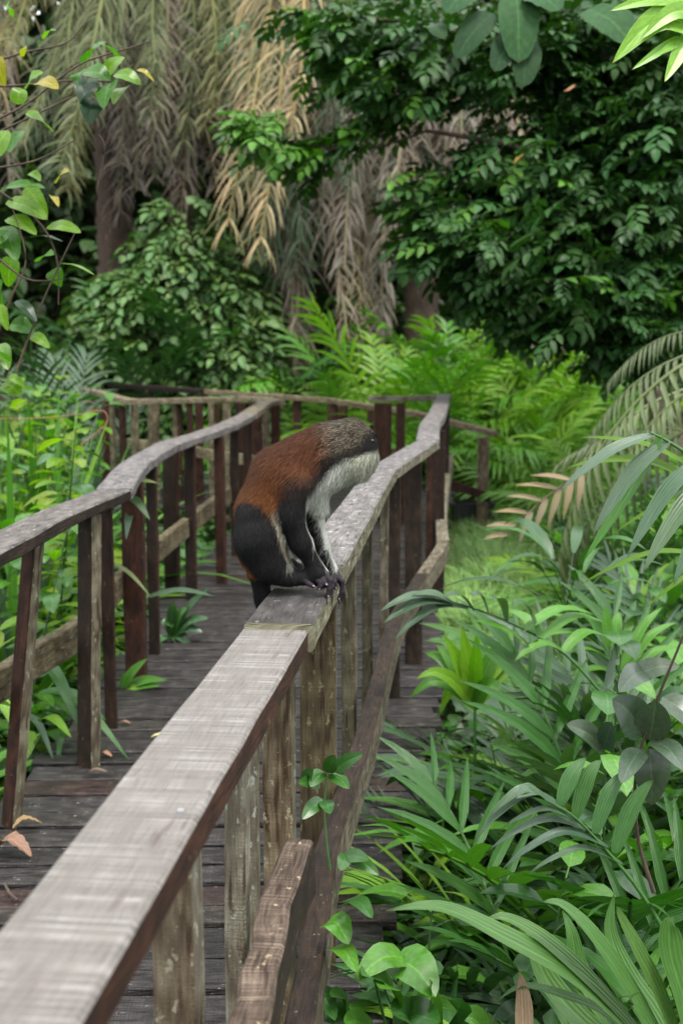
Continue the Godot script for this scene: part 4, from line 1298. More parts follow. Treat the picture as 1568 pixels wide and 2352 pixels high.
# ---- left of the boardwalk
func plants_left() -> void:
	var blades := []
	for e in [1.45, 1.3, 1.1]: blades.append(single_leaf(rf(0.7, 0.9), rf(0.014, 0.02), e, rf(0.8, 1.6), "lance", 0.05, 8))
	var wide := []
	for e in [1.2, 1.0, 0.7]: wide.append(single_leaf(rf(0.4, 0.5), rf(0.028, 0.036), e, rf(1.0, 1.8), "lance", 0.2))
	var broad := single_leaf(0.15, 0.042, 0.4, 0.8, "ovate", 0.04, 6, 0.15, 0.04)
	var fronds := []
	for e in [1.2, 0.95, 0.75]: fronds.append(frond(rf(1.2, 1.5), e, rf(0.9, 1.5), 16, 0.36, 0.014, rf(0.5, 1.0), 0.25))
	var gm := [leaf_mat(FRESH, "pleat", 0.36), leaf_mat(LIME, "pleat", 0.4, 1.0), leaf_mat(FRESH, "pleat", 0.36, 1.1), leaf_mat(BLUISH, "pleat", 0.3)]
	var lv := [leaf_mat(FRESH, "vein", 0.3, 1.0), leaf_mat(LIME, "vein", 0.34, 1.1), leaf_mat(MID, "vein", 0.3), leaf_mat(Color(0.24, 0.36, 0.04), "vein", 0.34, 1.1)]
	for i in 190:
		var z := 3.6 + 9.0 * pow(rng.randf(), 0.8)
		var x := along(LEFT_EDGE, minf(z, 13.0)) - rf(0.16, 0.4 + 0.16 * z)
		if x < -0.27 * z - 0.35: continue
		if i % 4 == 0 and x > along(LEFT_EDGE, minf(z, 13.0)) - 0.7: x -= 0.5
		var w := Vector3(x, ground_height(x, z), -z)
		var seen_at := 784.0 + x * 3000.0 / z
		if z > 9.0 and seen_at > 165.0: continue
		var low := 0.58 if z > 6.3 and seen_at > 190.0 else 1.0
		match i % 4:
			0: place_label(rosette("tall_grass_clump", "", "grass clump", "tall grass clumps behind the left railing", w, blades, gm, 16, low * rf(1.35, 1.9) if z > 5.0 else rf(0.9, 1.3), "leaf"), "tall arching grass clump", left_zone(w))
			1, 3: place_label(herb("leafy_herb", "", "herb", "bright herbs behind the left railing", w, low * rf(1.35, 1.85) if z > 5.0 else rf(0.9, 1.3), broad, lv, 24, 1.1), "bright leafy herb", left_zone(w))
			2: place_label(rosette("strap_leaved_plant", "", "plant", "strap leaved plants behind the left railing", w, wide, gm, 12, low * rf(1.3, 1.9) if z > 5.0 else rf(0.9, 1.3), "leaf"), "strap leaved plant", left_zone(w))
	for q in [[40, 1010, 13.2], [120, 960, 14.5], [180, 1010, 13.6], [60, 900, 16.0], [-40, 940, 14.0], [220, 940, 17.0], [150, 880, 18.0], [20, 840, 17.0]]:
		var w := at(q[0], q[1], q[2])
		place_label(rosette("feather_palm", "", "palm", "feather palms beyond the left railing", Vector3(w.x, ground_height(w.x, -w.z), w.z), fronds, [leaf_mat(MID, "pleat", 0.4), leaf_mat(DEEP, "pleat", 0.4), leaf_mat(BLUISH, "pleat", 0.4)], 12, rf(1.1, 1.35), "frond"), "dark green feather palm", "beyond the left end of the railing")
	# seedlings growing through the boards
	var t := thing("boardwalk_seedling", "seedling with dark pointed leaves growing through the boards under the left railing", "seedling", on(395, 1475, 0.0))
	for l in [[480, 1420, 0.03], [465, 1452, 0.03], [440, 1490, 0.03], [400, 1380, 0.026], [370, 1430, 0.024], [430, 1395, 0.028], [480, 1350, 0.022], [350, 1500, 0.02], [420, 1500, 0.022], [390, 1440, 0.024]]:
		var a := at(395, 1462, 7.0)
		var e := at(l[0], l[1], 6.95)
		laid("leaf", t, [a, a.lerp(e, 0.5) + Vector3(0, 0.04, 0.02), e], l[2] * 1.15, "ovate", leaf_mat(DEEP if rng.randf() < 0.6 else MID, "vein", 0.3, 0.5), 0.2, Vector3(0, 0.8, 0.6))
	t = thing("boardwalk_seedling", "light green strap leaf seedling lying over the boards by the red brown post", "seedling", on(285, 1600, 0.0))
	for l in [[340, 1512, 0.03, 0.02], [385, 1562, 0.028, 0.03], [330, 1598, 0.026, 0.03], [300, 1540, 0.02, 0.02], [370, 1575, 0.03, 0.02]]:
		var a := at(275, 1590, 6.05)
		var e := at(l[0], l[1], 5.95)
		laid("leaf", t, [a, a.lerp(e, 0.5) + Vector3(0, l[3], 0.01), e], l[2], "lance", leaf_mat(FRESH if rng.randf() < 0.5 else LIME, "pleat", 0.4, 0.9), 0.2, Vector3(0, 0.7, 0.7))
	t = thing("hanging_leaf_plant", "strap leaves bending through the left railing at mid height", "plant", at(280, 1300, 6.4))
	for l in [[270, 1130, 365, 1110, 0.022], [285, 1140, 345, 1195, 0.026], [250, 1290, 350, 1375, 0.012], [340, 1370, 495, 1370, 0.02], [300, 1180, 290, 1240, 0.02]]:
		var a := at(l[0], l[1], 6.2)
		var e := at(l[2], l[3], 5.9)
		laid("leaf", t, [a, a.lerp(e, 0.5) + Vector3(0, 0.03, 0), e], l[4], "lance", leaf_mat(BLUISH if rng.randf() < 0.6 else OLIVE, "pleat", 0.32, 0.7), 0.2, Vector3(0.2, 0.7, 0.7))
	# leaning leaves at the foot of the near posts
	t = thing("leaning_leaf_plant", "long dark green leaves leaning across the feet of the two near left posts", "plant", at(40, 1800, 5.2))
	for l in [[90, 1590, 245, 1655, 0.03, 0], [120, 1580, 300, 1750, 0.022, 0], [60, 1640, 125, 1750, 0.018, 1], [80, 1660, 165, 1695, 0.03, 2], [-20, 1600, 40, 1690, 0.03, 2], [90, 1500, 190, 1690, 0.03, 0], [150, 1680, 130, 1780, 0.014, 0]]:
		var a := at(l[0], l[1], 5.2)
		var e := at(l[2], l[3], 4.95)
		laid("leaf", t, [a, a.lerp(e, 0.5) + Vector3(0, 0.05, 0), e], l[4], "lance", leaf_mat([MID, BLUISH, LIME][l[5]], "pleat", 0.34, 0.8), 0.2, Vector3(0.3, 0.8, 0.5))

# ---- behind the boardwalk
func plants_back() -> void:
	var blades := []
	for e in [1.35, 1.15, 0.95, 0.7]: blades.append(single_leaf(rf(0.75, 1.0), rf(0.035, 0.05), e, rf(0.9, 1.7), "lance", 0.3))
	var fronds := []
	for e in [1.3, 1.05, 0.8, 0.55]: fronds.append(frond(rf(1.6, 1.9), e, rf(0.9, 1.4), 18, 0.45, 0.024, rf(0.5, 1.0), 0.22))
	var bright := [leaf_mat(FRESH, "pleat", 0.42, 0.9), leaf_mat(LIME, "pleat", 0.45, 1.0), leaf_mat(Color(0.11, 0.27, 0.035), "pleat", 0.42, 0.9), leaf_mat(LIME, "pleat", 0.45, 1.0)]
	for i in 62:
		var px := rf(600, 1340)
		var z := rf(15.8, 19.5)
		var x := (px - 784) * z / 3000.0
		var w := Vector3(x, ground_height(x, z), -z)
		var s := rf(0.9, 1.25) * (1.15 if px > 850 else 0.95)
		if i % 3 != 0: place_label(rosette("feather_palm", "", "palm", "bright feather palms behind the far railing", w, fronds, bright, 11, s * 1.0, "frond"), "bright feather palm", "behind the far railing" + (" at its left end" if px < 750 else (" left of its middle" if px < 900 else (" at its middle" if px < 1050 else (" right of its middle" if px < 1200 else " at its right end")))))
		else: place_label(rosette("strap_leaved_plant", "", "plant", "bright strap leaved plants behind the far railing", w, blades, bright, 14, s * 1.25, "leaf"), "bright strap leaved plant", "behind the far railing" + (" at its left end" if px < 720 else (" left of its middle" if px < 850 else (" at its middle" if px < 1000 else (" right of its middle" if px < 1160 else " at its right end")))))
	for q in [[1100, 980, 15.0, 0.9], [1190, 1000, 14.6, 0.95], [1300, 900, 14.2, 1.0], [1180, 890, 15.6, 1.05], [1400, 1000, 13.0, 0.9], [1480, 960, 12.5, 1.0]]:
		var x: float = (q[0] - 784) * q[2] / 3000.0
		place_label(rosette("feather_palm", "", "palm", "light feather palms round the grass", Vector3(x, ground_height(x, q[2]), -q[2]), fronds, bright, 10, q[3] * 0.85, "frond"), "light green feather palm", "beyond the grass by the far post")
	for q in [[470, 720, 18.6], [560, 740, 18.0], [420, 800, 17.6], [520, 800, 17.2], [610, 780, 18.4], [340, 820, 18.2], [280, 840, 17.8]]:
		var x: float = (q[0] - 784) * q[2] / 3000.0
		place_label(rosette("feather_palm", "", "palm", "deep green feather palms before the leafy bank", Vector3(x, ground_height(x, q[2]), -q[2]), fronds, [leaf_mat(MID, "pleat", 0.4), leaf_mat(FRESH, "pleat", 0.4), leaf_mat(DEEP, "pleat", 0.4)], 13, rf(1.3, 1.6), "frond"), "deep green feather palm", "in front of the leafy bush")
	# the leafy bush on the left
	var sp := [sprig(0.5, 8, 0.17, 0.05, 0.7), sprig(0.4, 7, 0.19, 0.06, 0.9)]
	var t := thing("leafy_bush", "large mounded bush of matt green leaves left of the hanging palm fronds", "bush", Vector3(-2.35, -0.5, -18.9))
	twig("trunk", t, [Vector3(-2.35, -0.6, -18.9), Vector3(-2.3, 1.0, -19.0), Vector3(-2.2, 2.4, -19.0)], 0.14, 0.05, bark)
	var mats := [leaf_mat(Color(0.10, 0.215, 0.07), "vein", 0.5), leaf_mat(Color(0.06, 0.15, 0.04), "vein", 0.45), leaf_mat(Color(0.13, 0.25, 0.08), "vein", 0.5)]
	var xs := []
	var cs := []
	for i in 3000:
		var dir := Vector3(rf(-1, 1), rf(-0.1, 1), rf(-0.3, 1)).normalized()
		var lump := 1.0 + 0.16 * sin(dir.x * 7.0 + 1.0) * cos(dir.y * 6.0)
		var r := lump * pow(rf(0.5, 1.0), 0.4)
		var p := Vector3(dir.x * 1.65, dir.y * 3.7, dir.z * 1.6) * r
		var b := turned(atan2(-dir.z, dir.x) + rf(-0.9, 0.9), rf(-0.5, 0.5), rf(0.7, 1.15), rf(-0.5, 0.3))
		if i < 150:
			part("leaf_sprig", sp[i % 2], mats[i % 3], t, Transform3D(b, Vector3(dir.x * 1.65, dir.y * 3.7, absf(dir.z) * 1.6) * lump * 1.02))
		else:
			xs.append(Transform3D(b, p))
			cs.append(tone(0.6, 1.35))
	copies("foliage", sp[0], mats[0], xs, cs, t)
	# forest behind everything
	xs = []
	cs = []
	for i in 19000:
		var x := rf(-15, 15)
		var z := rf(21.5, 30.0)
		var y := ground_height(x, z) + rf(0.0, 1.0) + pow(rng.randf(), 1.1) * 12.0
		if y > 14.5: continue
		xs.append(Transform3D(turned(rf(0, TAU), rf(-0.6, 0.6), rf(0.9, 2.0), rf(-0.6, 0.6)), Vector3(x, y, -z)))
		cs.append(tone(0.4, 1.2))
	tag(copies("forest_foliage", sp[1], leaf_mat(Color(0.06, 0.13, 0.045), "vein", 0.5, 0.8), xs, cs, self), "dim green mass of leaves deep in the forest behind the palms", "foliage")
	for q in [[-6.0, 24.0, 0.16], [-4.1, 23.0, 0.12], [-2.9, 25.5, 0.2], [0.8, 24.5, 0.15], [2.6, 23.5, 0.18], [4.9, 25.0, 0.2], [6.4, 24.0, 0.14]]:
		var tr := thing("forest_tree", "", "tree", Vector3(q[0], ground_height(q[0], q[1]), -q[1]), "forest trees behind the palms")
		var s := Shape.new()
		s.stem(arc(Vector3.ZERO, Vector3(rf(-0.08, 0.08), 1, 0), 11.0, 0.0, 8), q[2], q[2] * 0.6, 9)
		part("trunk", s.mesh(), bark, tr)
		place_label(tr, "dim tree trunk", "deep in the forest behind the palms")

# ---- palms with skirts of hanging fronds
func hanging(green: bool) -> ArrayMesh:
	# length 1 downwards along -y, leaflets trailing
	var s := Shape.new()
	var path := PackedVector3Array()
	for i in 13:
		var u := i / 12.0
		path.append(Vector3(0.04 * sin(u * 2.4), -u, 0.05 * sin(u * PI)))
	s.tint = Color(1.1, 1.0, 0.75)
	s.stem(path, 0.010, 0.003, 4)
	for j in 64:
		var u := 0.04 + 0.95 * (j + rf(0.1, 0.9)) / 64.0
		var f := u * 12.0
		var i := mini(int(f), 11)
		var p := path[i].lerp(path[i + 1], f - i)
		for q in [-1.0, 1.0]:
			if rng.randf() < 0.1 or sin(u * 23.0 + q) > 0.96: continue
			var d: Vector3 = Vector3(q * rf(0.35, 0.95), rf(-0.9, -0.05), rf(-0.5, 0.5))
			var l := rf(0.12, 0.25) * (1.0 - 0.4 * u)
			s.tint = tone(0.55, 1.35)
			s.blade(arc(p, d, l, rf(0.9, 3.0), 5), Vector3(0.2 * q + rf(-0.4, 0.4), 0.3, 1).normalized(), leaf_widths(5, rf(0.0032, 0.0052), "strap"), 0.3)
	return s.mesh()

func palms() -> void:
	var hang := []
	for i in 4: hang.append(hanging(true))
	var cols := {
		"straw": leaf_mat(STRAW, "pleat", 0.7, 0.5), "dead": leaf_mat(DEAD, "pleat", 0.75, 0.4), "grey": leaf_mat(Color(0.19, 0.165, 0.15), "pleat", 0.8, 0.3), "olive": leaf_mat(Color(0.2, 0.21, 0.09), "pleat", 0.55, 0.7),
		"green": leaf_mat(Color(0.05, 0.085, 0.045), "pleat", 0.5, 0.6), "sage": leaf_mat(Color(0.17, 0.20, 0.105), "pleat", 0.6, 0.6)}
	# label, trunk foot x, depth, trunk radius, crown height, fronds: top px py, bottom px py, depth, colour
	var list := [
		["tall palm in the middle with long straw coloured fronds hanging to the bushes", 660, 18.6, 0.22, 8.0, [
			[650, -140, 575, 560, 17.4, "straw"], [610, -160, 560, 420, 17.6, "sage"], [690, -140, 640, 330, 17.3, "straw"], [640, -120, 585, 330, 17.2, "straw"], [690, -100, 640, 520, 18.0, "green"], [700, -150, 715, 560, 17.9, "green"],
			[650, 230, 690, 860, 18.2, "dead"], [720, 150, 700, 640, 18.3, "green"], [560, -180, 520, 250, 18.0, "sage"], [740, -160, 760, 420, 17.8, "green"], [600, 150, 570, 600, 18.4, "olive"], [670, 100, 660, 640, 18.3, "green"]]],
		["palm right of the middle wrapped in grey brown dead fronds over a dark trunk", 965, 18.8, 0.24, 8.0, [
			[800, 60, 815, 780, 17.9, "dead"], [850, -60, 810, 620, 17.7, "grey"], [900, -80, 870, 560, 17.9, "dead"], [830, -100, 765, 560, 18.1, "grey"], [940, -80, 915, 520, 17.8, "grey"], [780, -40, 745, 470, 18.2, "dead"],
			[985, -60, 975, 480, 18.0, "dead"], [1020, -80, 1035, 560, 18.1, "grey"], [880, 120, 860, 760, 18.3, "grey"], [760, -80, 735, 330, 17.9, "grey"], [1060, -60, 1085, 620, 18.4, "dead"], [1110, 40, 1170, 760, 18.6, "grey"], [1150, 150, 1210, 770, 18.7, "dead"]]],
		["palm left of the middle with olive and rusty fronds hanging above the bush", 430, 19.6, 0.2, 8.5, [
			[460, -120, 470, 270, 18.2, "olive"], [500, -120, 540, 220, 18.4, "olive"], [420, -140, 400, 330, 18.6, "sage"], [470, -60, 455, 300, 18.8, "straw"], [380, -160, 330, 330, 18.5, "dead"], [350, 30, 420, 400, 19.0, "grey"], [520, -80, 515, 230, 18.9, "green"], [440, 20, 500, 330, 19.2, "grey"]]],
		["leftmost palm with a grey trunk and a skirt of straw and olive fronds", 275, 19.8, 0.26, 8.5, [
			[260, -140, 120, 380, 17.6, "sage"], [200, -160, 60, 330, 17.8, "sage"], [300, -160, 220, 260, 18.0, "sage"], [120, -160, -20, 300, 17.9, "straw"], [340, -140, 330, 260, 18.3, "sage"], [80, -140, -80, 220, 18.2, "dead"], [180, 40, 140, 440, 18.8, "olive"], [280, 20, 260, 380, 19.0, "grey"],
			[230, -180, 170, 160, 17.5, "sage"], [40, -100, 10, 420, 18.8, "dead"], [310, 30, 300, 440, 19.2, "grey"], [100, 60, 90, 480, 19.3, "green"], [150, -190, 40, 110, 17.4, "olive"], [390, -170, 370, 150, 18.0, "sage"]]]]
	for p in list:
		var x: float = (p[1] - 784) * p[2] / 3000.0
		var t := thing("hanging_palm", p[0], "palm", Vector3(x, ground_height(x, p[2]), -p[2]), "tall palms with hanging fronds")
		var s := Shape.new()
		for i in 36:
			var y: float = i * p[4] / 36.0
			s.tint = Color.WHITE * rf(0.7, 1.2)
			s.stem(PackedVector3Array([Vector3(0, y, 0), Vector3(0, y + p[4] / 36.0 * 1.15, 0)]), p[3] * rf(0.9, 1.0), p[3] * rf(1.05, 1.15), 12)
		part("trunk", s.mesh(), bark, t)
		var more: Array = p[5].duplicate()
		for i in p[5].size():
			var g: Array = p[5][i]
			if i % 2: continue
			var off := rf(-70, 70)
			more.append([g[0] + off, g[1] - 60 + rf(-60, 60), g[2] + off * 1.3, g[3] - rf(-60, 160), g[4] + rf(0.2, 0.9), ["straw", "sage", "sage", "green", "olive", "green"][rng.randi() % 6] if rng.randf() < 0.5 else g[5]])
		for i in 3:
			var g: float = p[1] + rf(-75, 75)
			more.append([g, rf(-60, 140), g + rf(-60, 60), rf(300, 520), p[2] - rf(0.35, 0.7), "grey" if rng.randf() < 0.6 else "dead"])
		for f in more:
			var a := at(f[0], f[1], f[4])
			var e := at(f[2], f[3], f[4] - 0.3)
			var d := e - a
			var len := d.length()
			var q := Quaternion(Vector3.DOWN, d.normalized())
			var tw := Basis(q) * Basis(Vector3.UP, rf(-0.7, 0.7) + (PI if rng.randf() < 0.5 else 0.0))
			var wide := clampf(4.0 / len, 0.8, 1.5)
			part("frond", hang[rng.randi() % 4], cols[f[5]], t, Transform3D(tw * Basis.from_scale(Vector3(len * wide, len, len * wide)), a - t.position))

# ---- the dark tree on the right
func right_tree() -> void:
	var far := 1.26
	var t := thing("broadleaf_tree", "dense dark green broadleaf tree filling the upper right", "tree", Vector3(3.4 * far, -0.5, -10.5 * far))
	var limbs := [[[1500, 1050, 10.5], [1480, 700, 10.4], [1420, 400, 10.2], [1380, 150, 10.0], [1300, -100, 9.8], 0.09, 0.05], [[1440, 480, 10.2], [1300, 380, 9.6], [1150, 330, 9.2], [980, 300, 9.0], 0.045, 0.012], [[1460, 620, 10.3], [1330, 560, 9.5], [1180, 520, 9.0], [1000, 530, 8.8], 0.04, 0.01],
		[[1400, 260, 10.1], [1200, 150, 9.6], [1000, 60, 9.2], [760, 40, 9.0], 0.045, 0.01], [[1470, 720, 10.3], [1350, 700, 9.4], [1200, 690, 9.0], [1080, 640, 8.8], 0.035, 0.008], [[1470, 560, 10.3], [1560, 380, 9.6], [1650, 250, 9.3], 0.04, 0.015],
		[[980, 300, 9.0], [850, 340, 8.9], [690, 330, 8.8], [570, 290, 8.75], 0.01, 0.003]]
	for l in limbs:
		var pts := []
		for i in l.size() - 2: pts.append(at(l[i][0], l[i][1], l[i][2] * far))
		twig("branch" if l[-2] < 0.08 else "trunk", t, pts, l[-2] * far, l[-1] * far, bark)
	var sp := [sprig(0.26, 8, 0.115, 0.028, 0.5), sprig(0.22, 7, 0.105, 0.03, 0.9), sprig(0.30, 9, 0.11, 0.026, 0.3)]
	var mats := [leaf_mat(DEEP, "vein", 0.45, 0.7, 0.3), leaf_mat(Color(0.032, 0.10, 0.026), "vein", 0.48, 0.8, 0.25), leaf_mat(Color(0.045, 0.11, 0.036), "vein", 0.4, 0.7, 0.35), leaf_mat(FRESH, "vein", 0.42, 1.0, 0.3)]
	# sprays: centre px py depth, radius px (x, y), how many, bright
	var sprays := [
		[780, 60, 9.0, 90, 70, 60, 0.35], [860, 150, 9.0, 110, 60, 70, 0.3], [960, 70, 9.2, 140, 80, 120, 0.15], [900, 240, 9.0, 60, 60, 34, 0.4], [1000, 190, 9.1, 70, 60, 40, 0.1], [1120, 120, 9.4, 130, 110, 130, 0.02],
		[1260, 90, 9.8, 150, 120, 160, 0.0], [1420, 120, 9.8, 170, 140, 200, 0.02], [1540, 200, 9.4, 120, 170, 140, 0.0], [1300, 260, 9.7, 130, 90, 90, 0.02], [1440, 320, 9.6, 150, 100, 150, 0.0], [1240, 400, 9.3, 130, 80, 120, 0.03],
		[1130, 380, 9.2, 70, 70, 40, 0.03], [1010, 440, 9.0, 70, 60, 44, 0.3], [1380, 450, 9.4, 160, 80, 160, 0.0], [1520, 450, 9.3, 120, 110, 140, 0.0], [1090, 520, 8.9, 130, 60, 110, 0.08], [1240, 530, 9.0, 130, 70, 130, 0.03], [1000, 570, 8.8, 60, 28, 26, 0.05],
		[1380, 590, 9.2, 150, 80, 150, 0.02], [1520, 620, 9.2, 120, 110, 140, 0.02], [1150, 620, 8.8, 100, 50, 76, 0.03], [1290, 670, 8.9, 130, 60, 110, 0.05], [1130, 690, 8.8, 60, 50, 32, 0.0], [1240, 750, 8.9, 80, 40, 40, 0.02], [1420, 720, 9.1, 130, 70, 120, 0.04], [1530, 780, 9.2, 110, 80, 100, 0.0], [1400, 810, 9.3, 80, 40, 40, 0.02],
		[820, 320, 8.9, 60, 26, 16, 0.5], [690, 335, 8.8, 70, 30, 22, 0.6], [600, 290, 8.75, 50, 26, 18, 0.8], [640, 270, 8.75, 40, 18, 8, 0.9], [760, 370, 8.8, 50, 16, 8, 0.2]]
	var xs := []
	var cs := []
	var n := 0
	for s in sprays:
		for i in int(s[5] * 1.65):
			var r := Vector3(rng.randfn(0, 0.5), rng.randfn(0, 0.5), rng.randfn(0, 0.5))
			var p := at(s[0] + r.x * s[3], s[1] + r.y * s[4], (s[2] + r.z * minf(s[3], 120) * 0.006) * far)
			var b := turned(PI + rf(-1.5, 1.5) if s[0] < 1250 else rf(0, TAU), rf(-0.5, 0.5), rf(0.5, 1.12) * far, rf(-0.6, 0.3))
			n += 1
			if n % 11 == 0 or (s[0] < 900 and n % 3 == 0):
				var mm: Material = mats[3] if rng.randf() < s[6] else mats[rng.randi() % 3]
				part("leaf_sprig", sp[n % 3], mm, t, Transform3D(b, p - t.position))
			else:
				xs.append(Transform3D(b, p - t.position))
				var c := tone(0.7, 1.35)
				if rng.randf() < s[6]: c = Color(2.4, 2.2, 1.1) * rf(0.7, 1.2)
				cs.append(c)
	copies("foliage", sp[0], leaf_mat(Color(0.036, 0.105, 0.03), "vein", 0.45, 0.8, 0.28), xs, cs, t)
	for q in [[1205, 350, 0.09, Color(0.45, 0.3, 0.1)], [1215, 420, 0.08, Color(0.4, 0.4, 0.25)], [1115, 380, 0.05, YELLOW], [1320, 195, 0.05, Color(0.4, 0.2, 0.12)]]:
		var a := at(q[0], q[1], 8.7 * far)
		laid("faded_leaf", t, [a, a + Vector3(-0.05, -0.04, 0), a + Vector3(-0.09, -q[2], 0)], 0.03, "ovate", leaf_mat(q[3], "vein", 0.5), 0.2)
	# second tree with big leaves in front at the top
	t = thing("big_leaved_branch", "branch with very large rounded dark leaves hanging in at the top", "branch", at(1330, -160, 7.2))
	twig("branch", t, [at(1330, -160, 7.2), at(1230, -60, 7.1), at(1150, 40, 7.0)], 0.02, 0.006, bark)
	for l in [[1185, -20, 1190, 145, 0.108, 0], [1130, 30, 1045, 135, 0.075, 1], [1100, -30, 1020, 30, 0.08, 0], [1210, -10, 1285, 25, 0.09, 0], [1180, 80, 1135, 165, 0.07, 1], [1210, 90, 1200, 200, 0.08, 1], [1350, 20, 1450, 100, 0.12, 0], [980, 60, 1020, 90, 0.05, 1]]:
		var a := at(l[0], l[1], 7.0)
		var e := at(l[2], l[3], 6.85)
		laid("leaf", t, [a, a.lerp(e, 0.5) + Vector3(0, 0.02, 0.03), e], l[4], "round", leaf_mat(Color(0.03, 0.085, 0.036) if l[5] == 0 else Color(0.02, 0.055, 0.024), "vein", 0.62, 0.5, 0.2), 0.12, Vector3(0.1, 0.6, 0.9), 0.06)
	# lit leaves close by at the upper right edge
	t = thing("lit_leaf_branch", "bright lime leaves lit from above at the upper right edge", "branch", at(1640, 60, 2.6))
	twig("stem", t, [at(1700, 100, 2.6), at(1640, 60, 2.6), at(1575, 75, 2.6)], 0.004, 0.002, leaf_mat(MID, "vein", 0.5, 0.0))
	for l in [[1610, 70, 1405, 145, 0.03, 0.05], [1580, 80, 1525, 188, 0.016, 0.0], [1560, 85, 1450, 160, 0.01, 0.0], [1570, 90, 1500, 130, 0.008, 0.0], [1620, 40, 1470, 90, 0.02, 0.03], [1575, 0, 1400, 25, 0.016, 0.01]]:
		var a := at(l[0], l[1], 2.6)
		var e := at(l[2], l[3], 2.55)
		laid("leaf", t, [a, a.lerp(e, 0.5) + Vector3(0, l[5], 0), e], l[4], "lance", leaf_mat(Color(0.2, 0.42, 0.035), "vein", 0.35, 0.9), 0.2, Vector3(0.1, 0.35, 1))

# ---- vine at the upper left
func vine_left() -> void:
	var t := thing("climbing_vine", "bare twigs and rounded bright leaves of a climbing vine at the upper left", "vine", at(-60, 900, 4.6))
	for l in [[[-60, 300, 4.6], [60, 240, 4.6], [180, 150, 4.6], [300, 110, 4.6], [345, 95, 4.6]], [[-60, 330, 4.65], [100, 255, 4.65], [230, 190, 4.65]], [[-40, 390, 4.6], [80, 370, 4.6], [175, 320, 4.6]], [[-60, 400, 4.6], [80, 500, 4.6], [130, 590, 4.6], [135, 700, 4.6]], [[-40, 200, 4.7], [60, 195, 4.7], [170, 185, 4.7], [280, 190, 4.7]],
		[[225, 310, 4.6], [240, 340, 4.6], [222, 440, 4.6]], [[-60, 940, 4.5], [20, 700, 4.5], [60, 600, 4.5], [30, 480, 4.5]], [[-40, 150, 4.7], [60, 120, 4.7], [150, 100, 4.7], [190, 60, 4.7]], [[40, 850, 4.5], [100, 690, 4.5], [180, 520, 4.5]], [[-40, 560, 4.5], [60, 640, 4.5], [145, 640, 4.5]]]:
		var pts := []
		for q in l: pts.append(at(q[0], q[1], q[2]))
		twig("twig", t, pts, 0.005, 0.002, bark)
	# base px py, tip px py, half width, colour
	for l in [
		[190, 150, 245, 95, 0.05, 0], [195, 165, 255, 185, 0.055, 0], [240, 180, 285, 130, 0.045, 1], [205, 180, 190, 238, 0.05, 2], [225, 195, 185, 245, 0.06, 2], [255, 190, 240, 250, 0.055, 0], [265, 170, 325, 195, 0.04, 1], [185, 165, 180, 205, 0.045, 0], [290, 200, 262, 240, 0.04, 1], [315, 160, 355, 188, 0.014, 3], [270, 130, 225, 100, 0.03, 0], [215, 230, 205, 285, 0.05, 2],
		[60, 205, 100, 165, 0.045, 1], [85, 190, 135, 205, 0.04, 3], [40, 240, 55, 205, 0.04, 1], [60, 260, 125, 305, 0.05, 1], [-10, 130, 12, 200, 0.035, 3], [15, 10, 30, 40, 0.03, 1], [130, 420, 160, 392, 0.026, 3], [55, 130, 60, 110, 0.02, 3], [20, 460, 110, 505, 0.05, 1], [15, 430, 105, 432, 0.03, 0], [20, 500, 85, 540, 0.05, 1], [10, 520, 40, 600, 0.05, 0],
		[110, 520, 187, 535, 0.035, 1], [70, 545, 145, 555, 0.02, 2], [140, 605, 218, 632, 0.018, 1], [90, 600, 125, 585, 0.04, 0], [120, 620, 140, 660, 0.04, 0], [30, 590, 20, 660, 0.045, 1], [5, 570, 20, 530, 0.04, 0], [60, 430, 110, 500, 0.04, 1], [40, 690, 85, 740, 0.03, 2], [25, 745, 80, 765, 0.05, 0], [70, 770, 115, 800, 0.03, 1], [0, 790, 20, 850, 0.04, 1], [10, 880, 50, 910, 0.045, 1], [-10, 700, 20, 760, 0.04, 1], [95, 415, 65, 400, 0.03, 1], [120, 450, 135, 475, 0.02, 3], [0, 640, 10, 720, 0.04, 0], [20, 830, -20, 800, 0.04, 0], [60, 890, 20, 870, 0.04, 1], [100, 90, 130, 70, 0.02, 1], [-10, 360, 20, 300, 0.05, 1], [20, 350, 55, 300, 0.05, 0]]:
		var z := rf(4.45, 4.7)
		var a := at(l[0], l[1], z)
		var e := at(l[2], l[3], z - rf(-0.05, 0.1))
		laid("leaf", t, [a, a.lerp(e, 0.5) + Vector3(0, 0.01, 0.012), e], l[4] * 0.8, "ovate", leaf_mat([FRESH, LIME, Color(0.02, 0.065, 0.025), YELLOW][l[5]], "vein", 0.32, 1.1), 0.18, Vector3(rf(-0.4, 0.4), 0.8, rf(0.2, 0.9)), 0.04)
	t = thing("tendril", "thin reddish curling tendril reaching right above the left railing", "tendril", at(0, 965, 7.0))
	twig("stem", t, [at(-40, 960, 7.0), at(60, 962, 7.0), at(150, 955, 7.0), at(205, 945, 7.0), at(215, 925, 7.0), at(190, 922, 7.0)], 0.003, 0.0015, leaf_mat(Color(0.25, 0.14, 0.06), "vein", 0.5, 0.0))
	twig("stem", t, [at(205, 945, 7.0), at(240, 945, 7.0), at(245, 970, 7.0), at(215, 1000, 7.0), at(185, 1022, 7.0)], 0.003, 0.003, leaf_mat(Color(0.3, 0.1, 0.07), "vein", 0.5, 0.0))

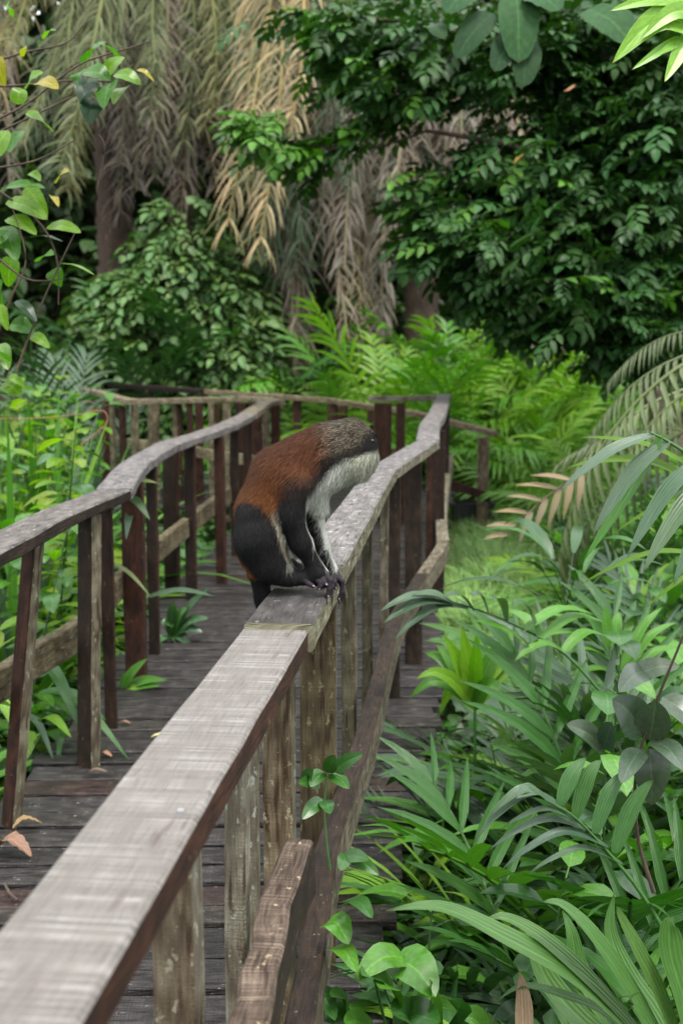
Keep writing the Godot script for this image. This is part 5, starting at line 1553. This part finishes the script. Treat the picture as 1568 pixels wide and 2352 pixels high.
# ---- crate, fallen leaves
func small_things() -> void:
	var pm := StandardMaterial3D.new()
	pm.resource_name = "black plastic"
	pm.albedo_color = Color(0.035, 0.037, 0.04)
	pm.roughness = 0.4
	var o := at(1085, 1215, 13.95)
	o.y = -0.5
	var t := thing("plastic_crate", "black plastic crate standing in the grass behind the far post", "crate", o)
	var bx := func(called: String, size: Vector3, p: Vector3):
		var b := BoxMesh.new()
		b.size = size
		part(called, b, pm, t, Transform3D(Basis.IDENTITY, p))
	bx.call("side", Vector3(0.44, 0.34, 0.015), Vector3(0, 0.18, 0.15))
	bx.call("side", Vector3(0.44, 0.34, 0.015), Vector3(0, 0.18, -0.15))
	bx.call("side", Vector3(0.015, 0.34, 0.284), Vector3(0.212, 0.18, 0))
	bx.call("side", Vector3(0.015, 0.34, 0.284), Vector3(-0.212, 0.18, 0))
	bx.call("base", Vector3(0.40, 0.012, 0.28), Vector3(0, 0.02, 0))
	bx.call("rim", Vector3(0.47, 0.025, 0.03), Vector3(0, 0.365, 0.165))
	bx.call("rim", Vector3(0.47, 0.025, 0.03), Vector3(0, 0.365, -0.165))
	bx.call("rim", Vector3(0.03, 0.025, 0.30), Vector3(0.22, 0.365, 0))
	bx.call("rim", Vector3(0.03, 0.025, 0.30), Vector3(-0.22, 0.365, 0))
	for i in 5: bx.call("rib", Vector3(0.012, 0.30, 0.012), Vector3(-0.16 + i * 0.08, 0.18, 0.164))
	var curl := func(label: String, px: float, py: float, size: float, half: float, col: Color, yaw: float, lift: float):
		var p := on(px, py, 0.004)
		var q := thing("fallen_leaf", label, "leaf", p)
		var d := Vector3(cos(yaw), 0, sin(yaw)) * size
		laid("blade", q, [p + Vector3(0, 0.002, 0), p + d * 0.35 + Vector3(0, lift, 0), p + d * 0.7 + Vector3(0, lift * 0.7, 0), p + d + Vector3(0, 0.004, 0)], half, "ovate", leaf_mat(col, "vein", 0.6, 0.4), 0.35, Vector3.UP, 0.1)
	curl.call("curled brown dead leaf on the boards at the left edge", -10, 1960, 0.13, 0.04, Color(0.22, 0.125, 0.085), 0.3, 0.05)
	curl.call("tan dead leaf leaning at the foot of the nearest left post", 30, 1905, 0.1, 0.02, Color(0.3, 0.2, 0.09), -0.4, 0.03)
	curl.call("pale yellow fallen leaf lying on the boards beside the near rail", 345, 1697, 0.09, 0.018, Color(0.6, 0.58, 0.25), 0.1, 0.015)
	curl.call("small brown leaf on the boards below the second left post", 230, 1735, 0.06, 0.015, Color(0.3, 0.15, 0.1), 0.5, 0.015)
	curl.call("reddish leaf scrap beside the foot of the third left post", 275, 1663, 0.05, 0.012, Color(0.26, 0.13, 0.1), 0.1, 0.012)
	curl.call("small dark leaf scrap on the boards right of the second left post", 205, 1775, 0.07, 0.014, Color(0.16, 0.1, 0.08), 0.0, 0.012)
	t = thing("fallen_twig", "short dark twig lying on the boards at the lower left", "twig", on(20, 2045, 0.01))
	twig("stem", t, [on(12, 2030, 0.008), on(22, 2050, 0.012), on(42, 2068, 0.008)], 0.005, 0.004, bark)
	# leaf litter at the foot of the plants
	var xs := []
	var cs := []
	for i in 2500:
		var z := rf(1.5, 16.0)
		var x := along(RIGHT_EDGE, minf(z, 14.0)) + rf(-0.2, 3.5) if rng.randf() < 0.6 else along(LEFT_EDGE, minf(z, 13.6)) - rf(-0.2, 3.0)
		xs.append(Transform3D(turned(rf(0, TAU), rf(-0.6, 0.6), rf(0.6, 1.3), rf(-0.2, 0.4)), Vector3(x, ground_height(x, z) + rf(0.0, 0.03), -z)))
		cs.append(tone(0.5, 1.4))
	tag(copies("leaf_litter", single_leaf(0.12, 0.03, 0.1, 0.3, "ovate", 0.02, 4), leaf_mat(Color(0.2, 0.12, 0.07), "vein", 0.8, 0.2), xs, cs, self), "brown leaf litter on the soil beside the boardwalk", "leaf litter")
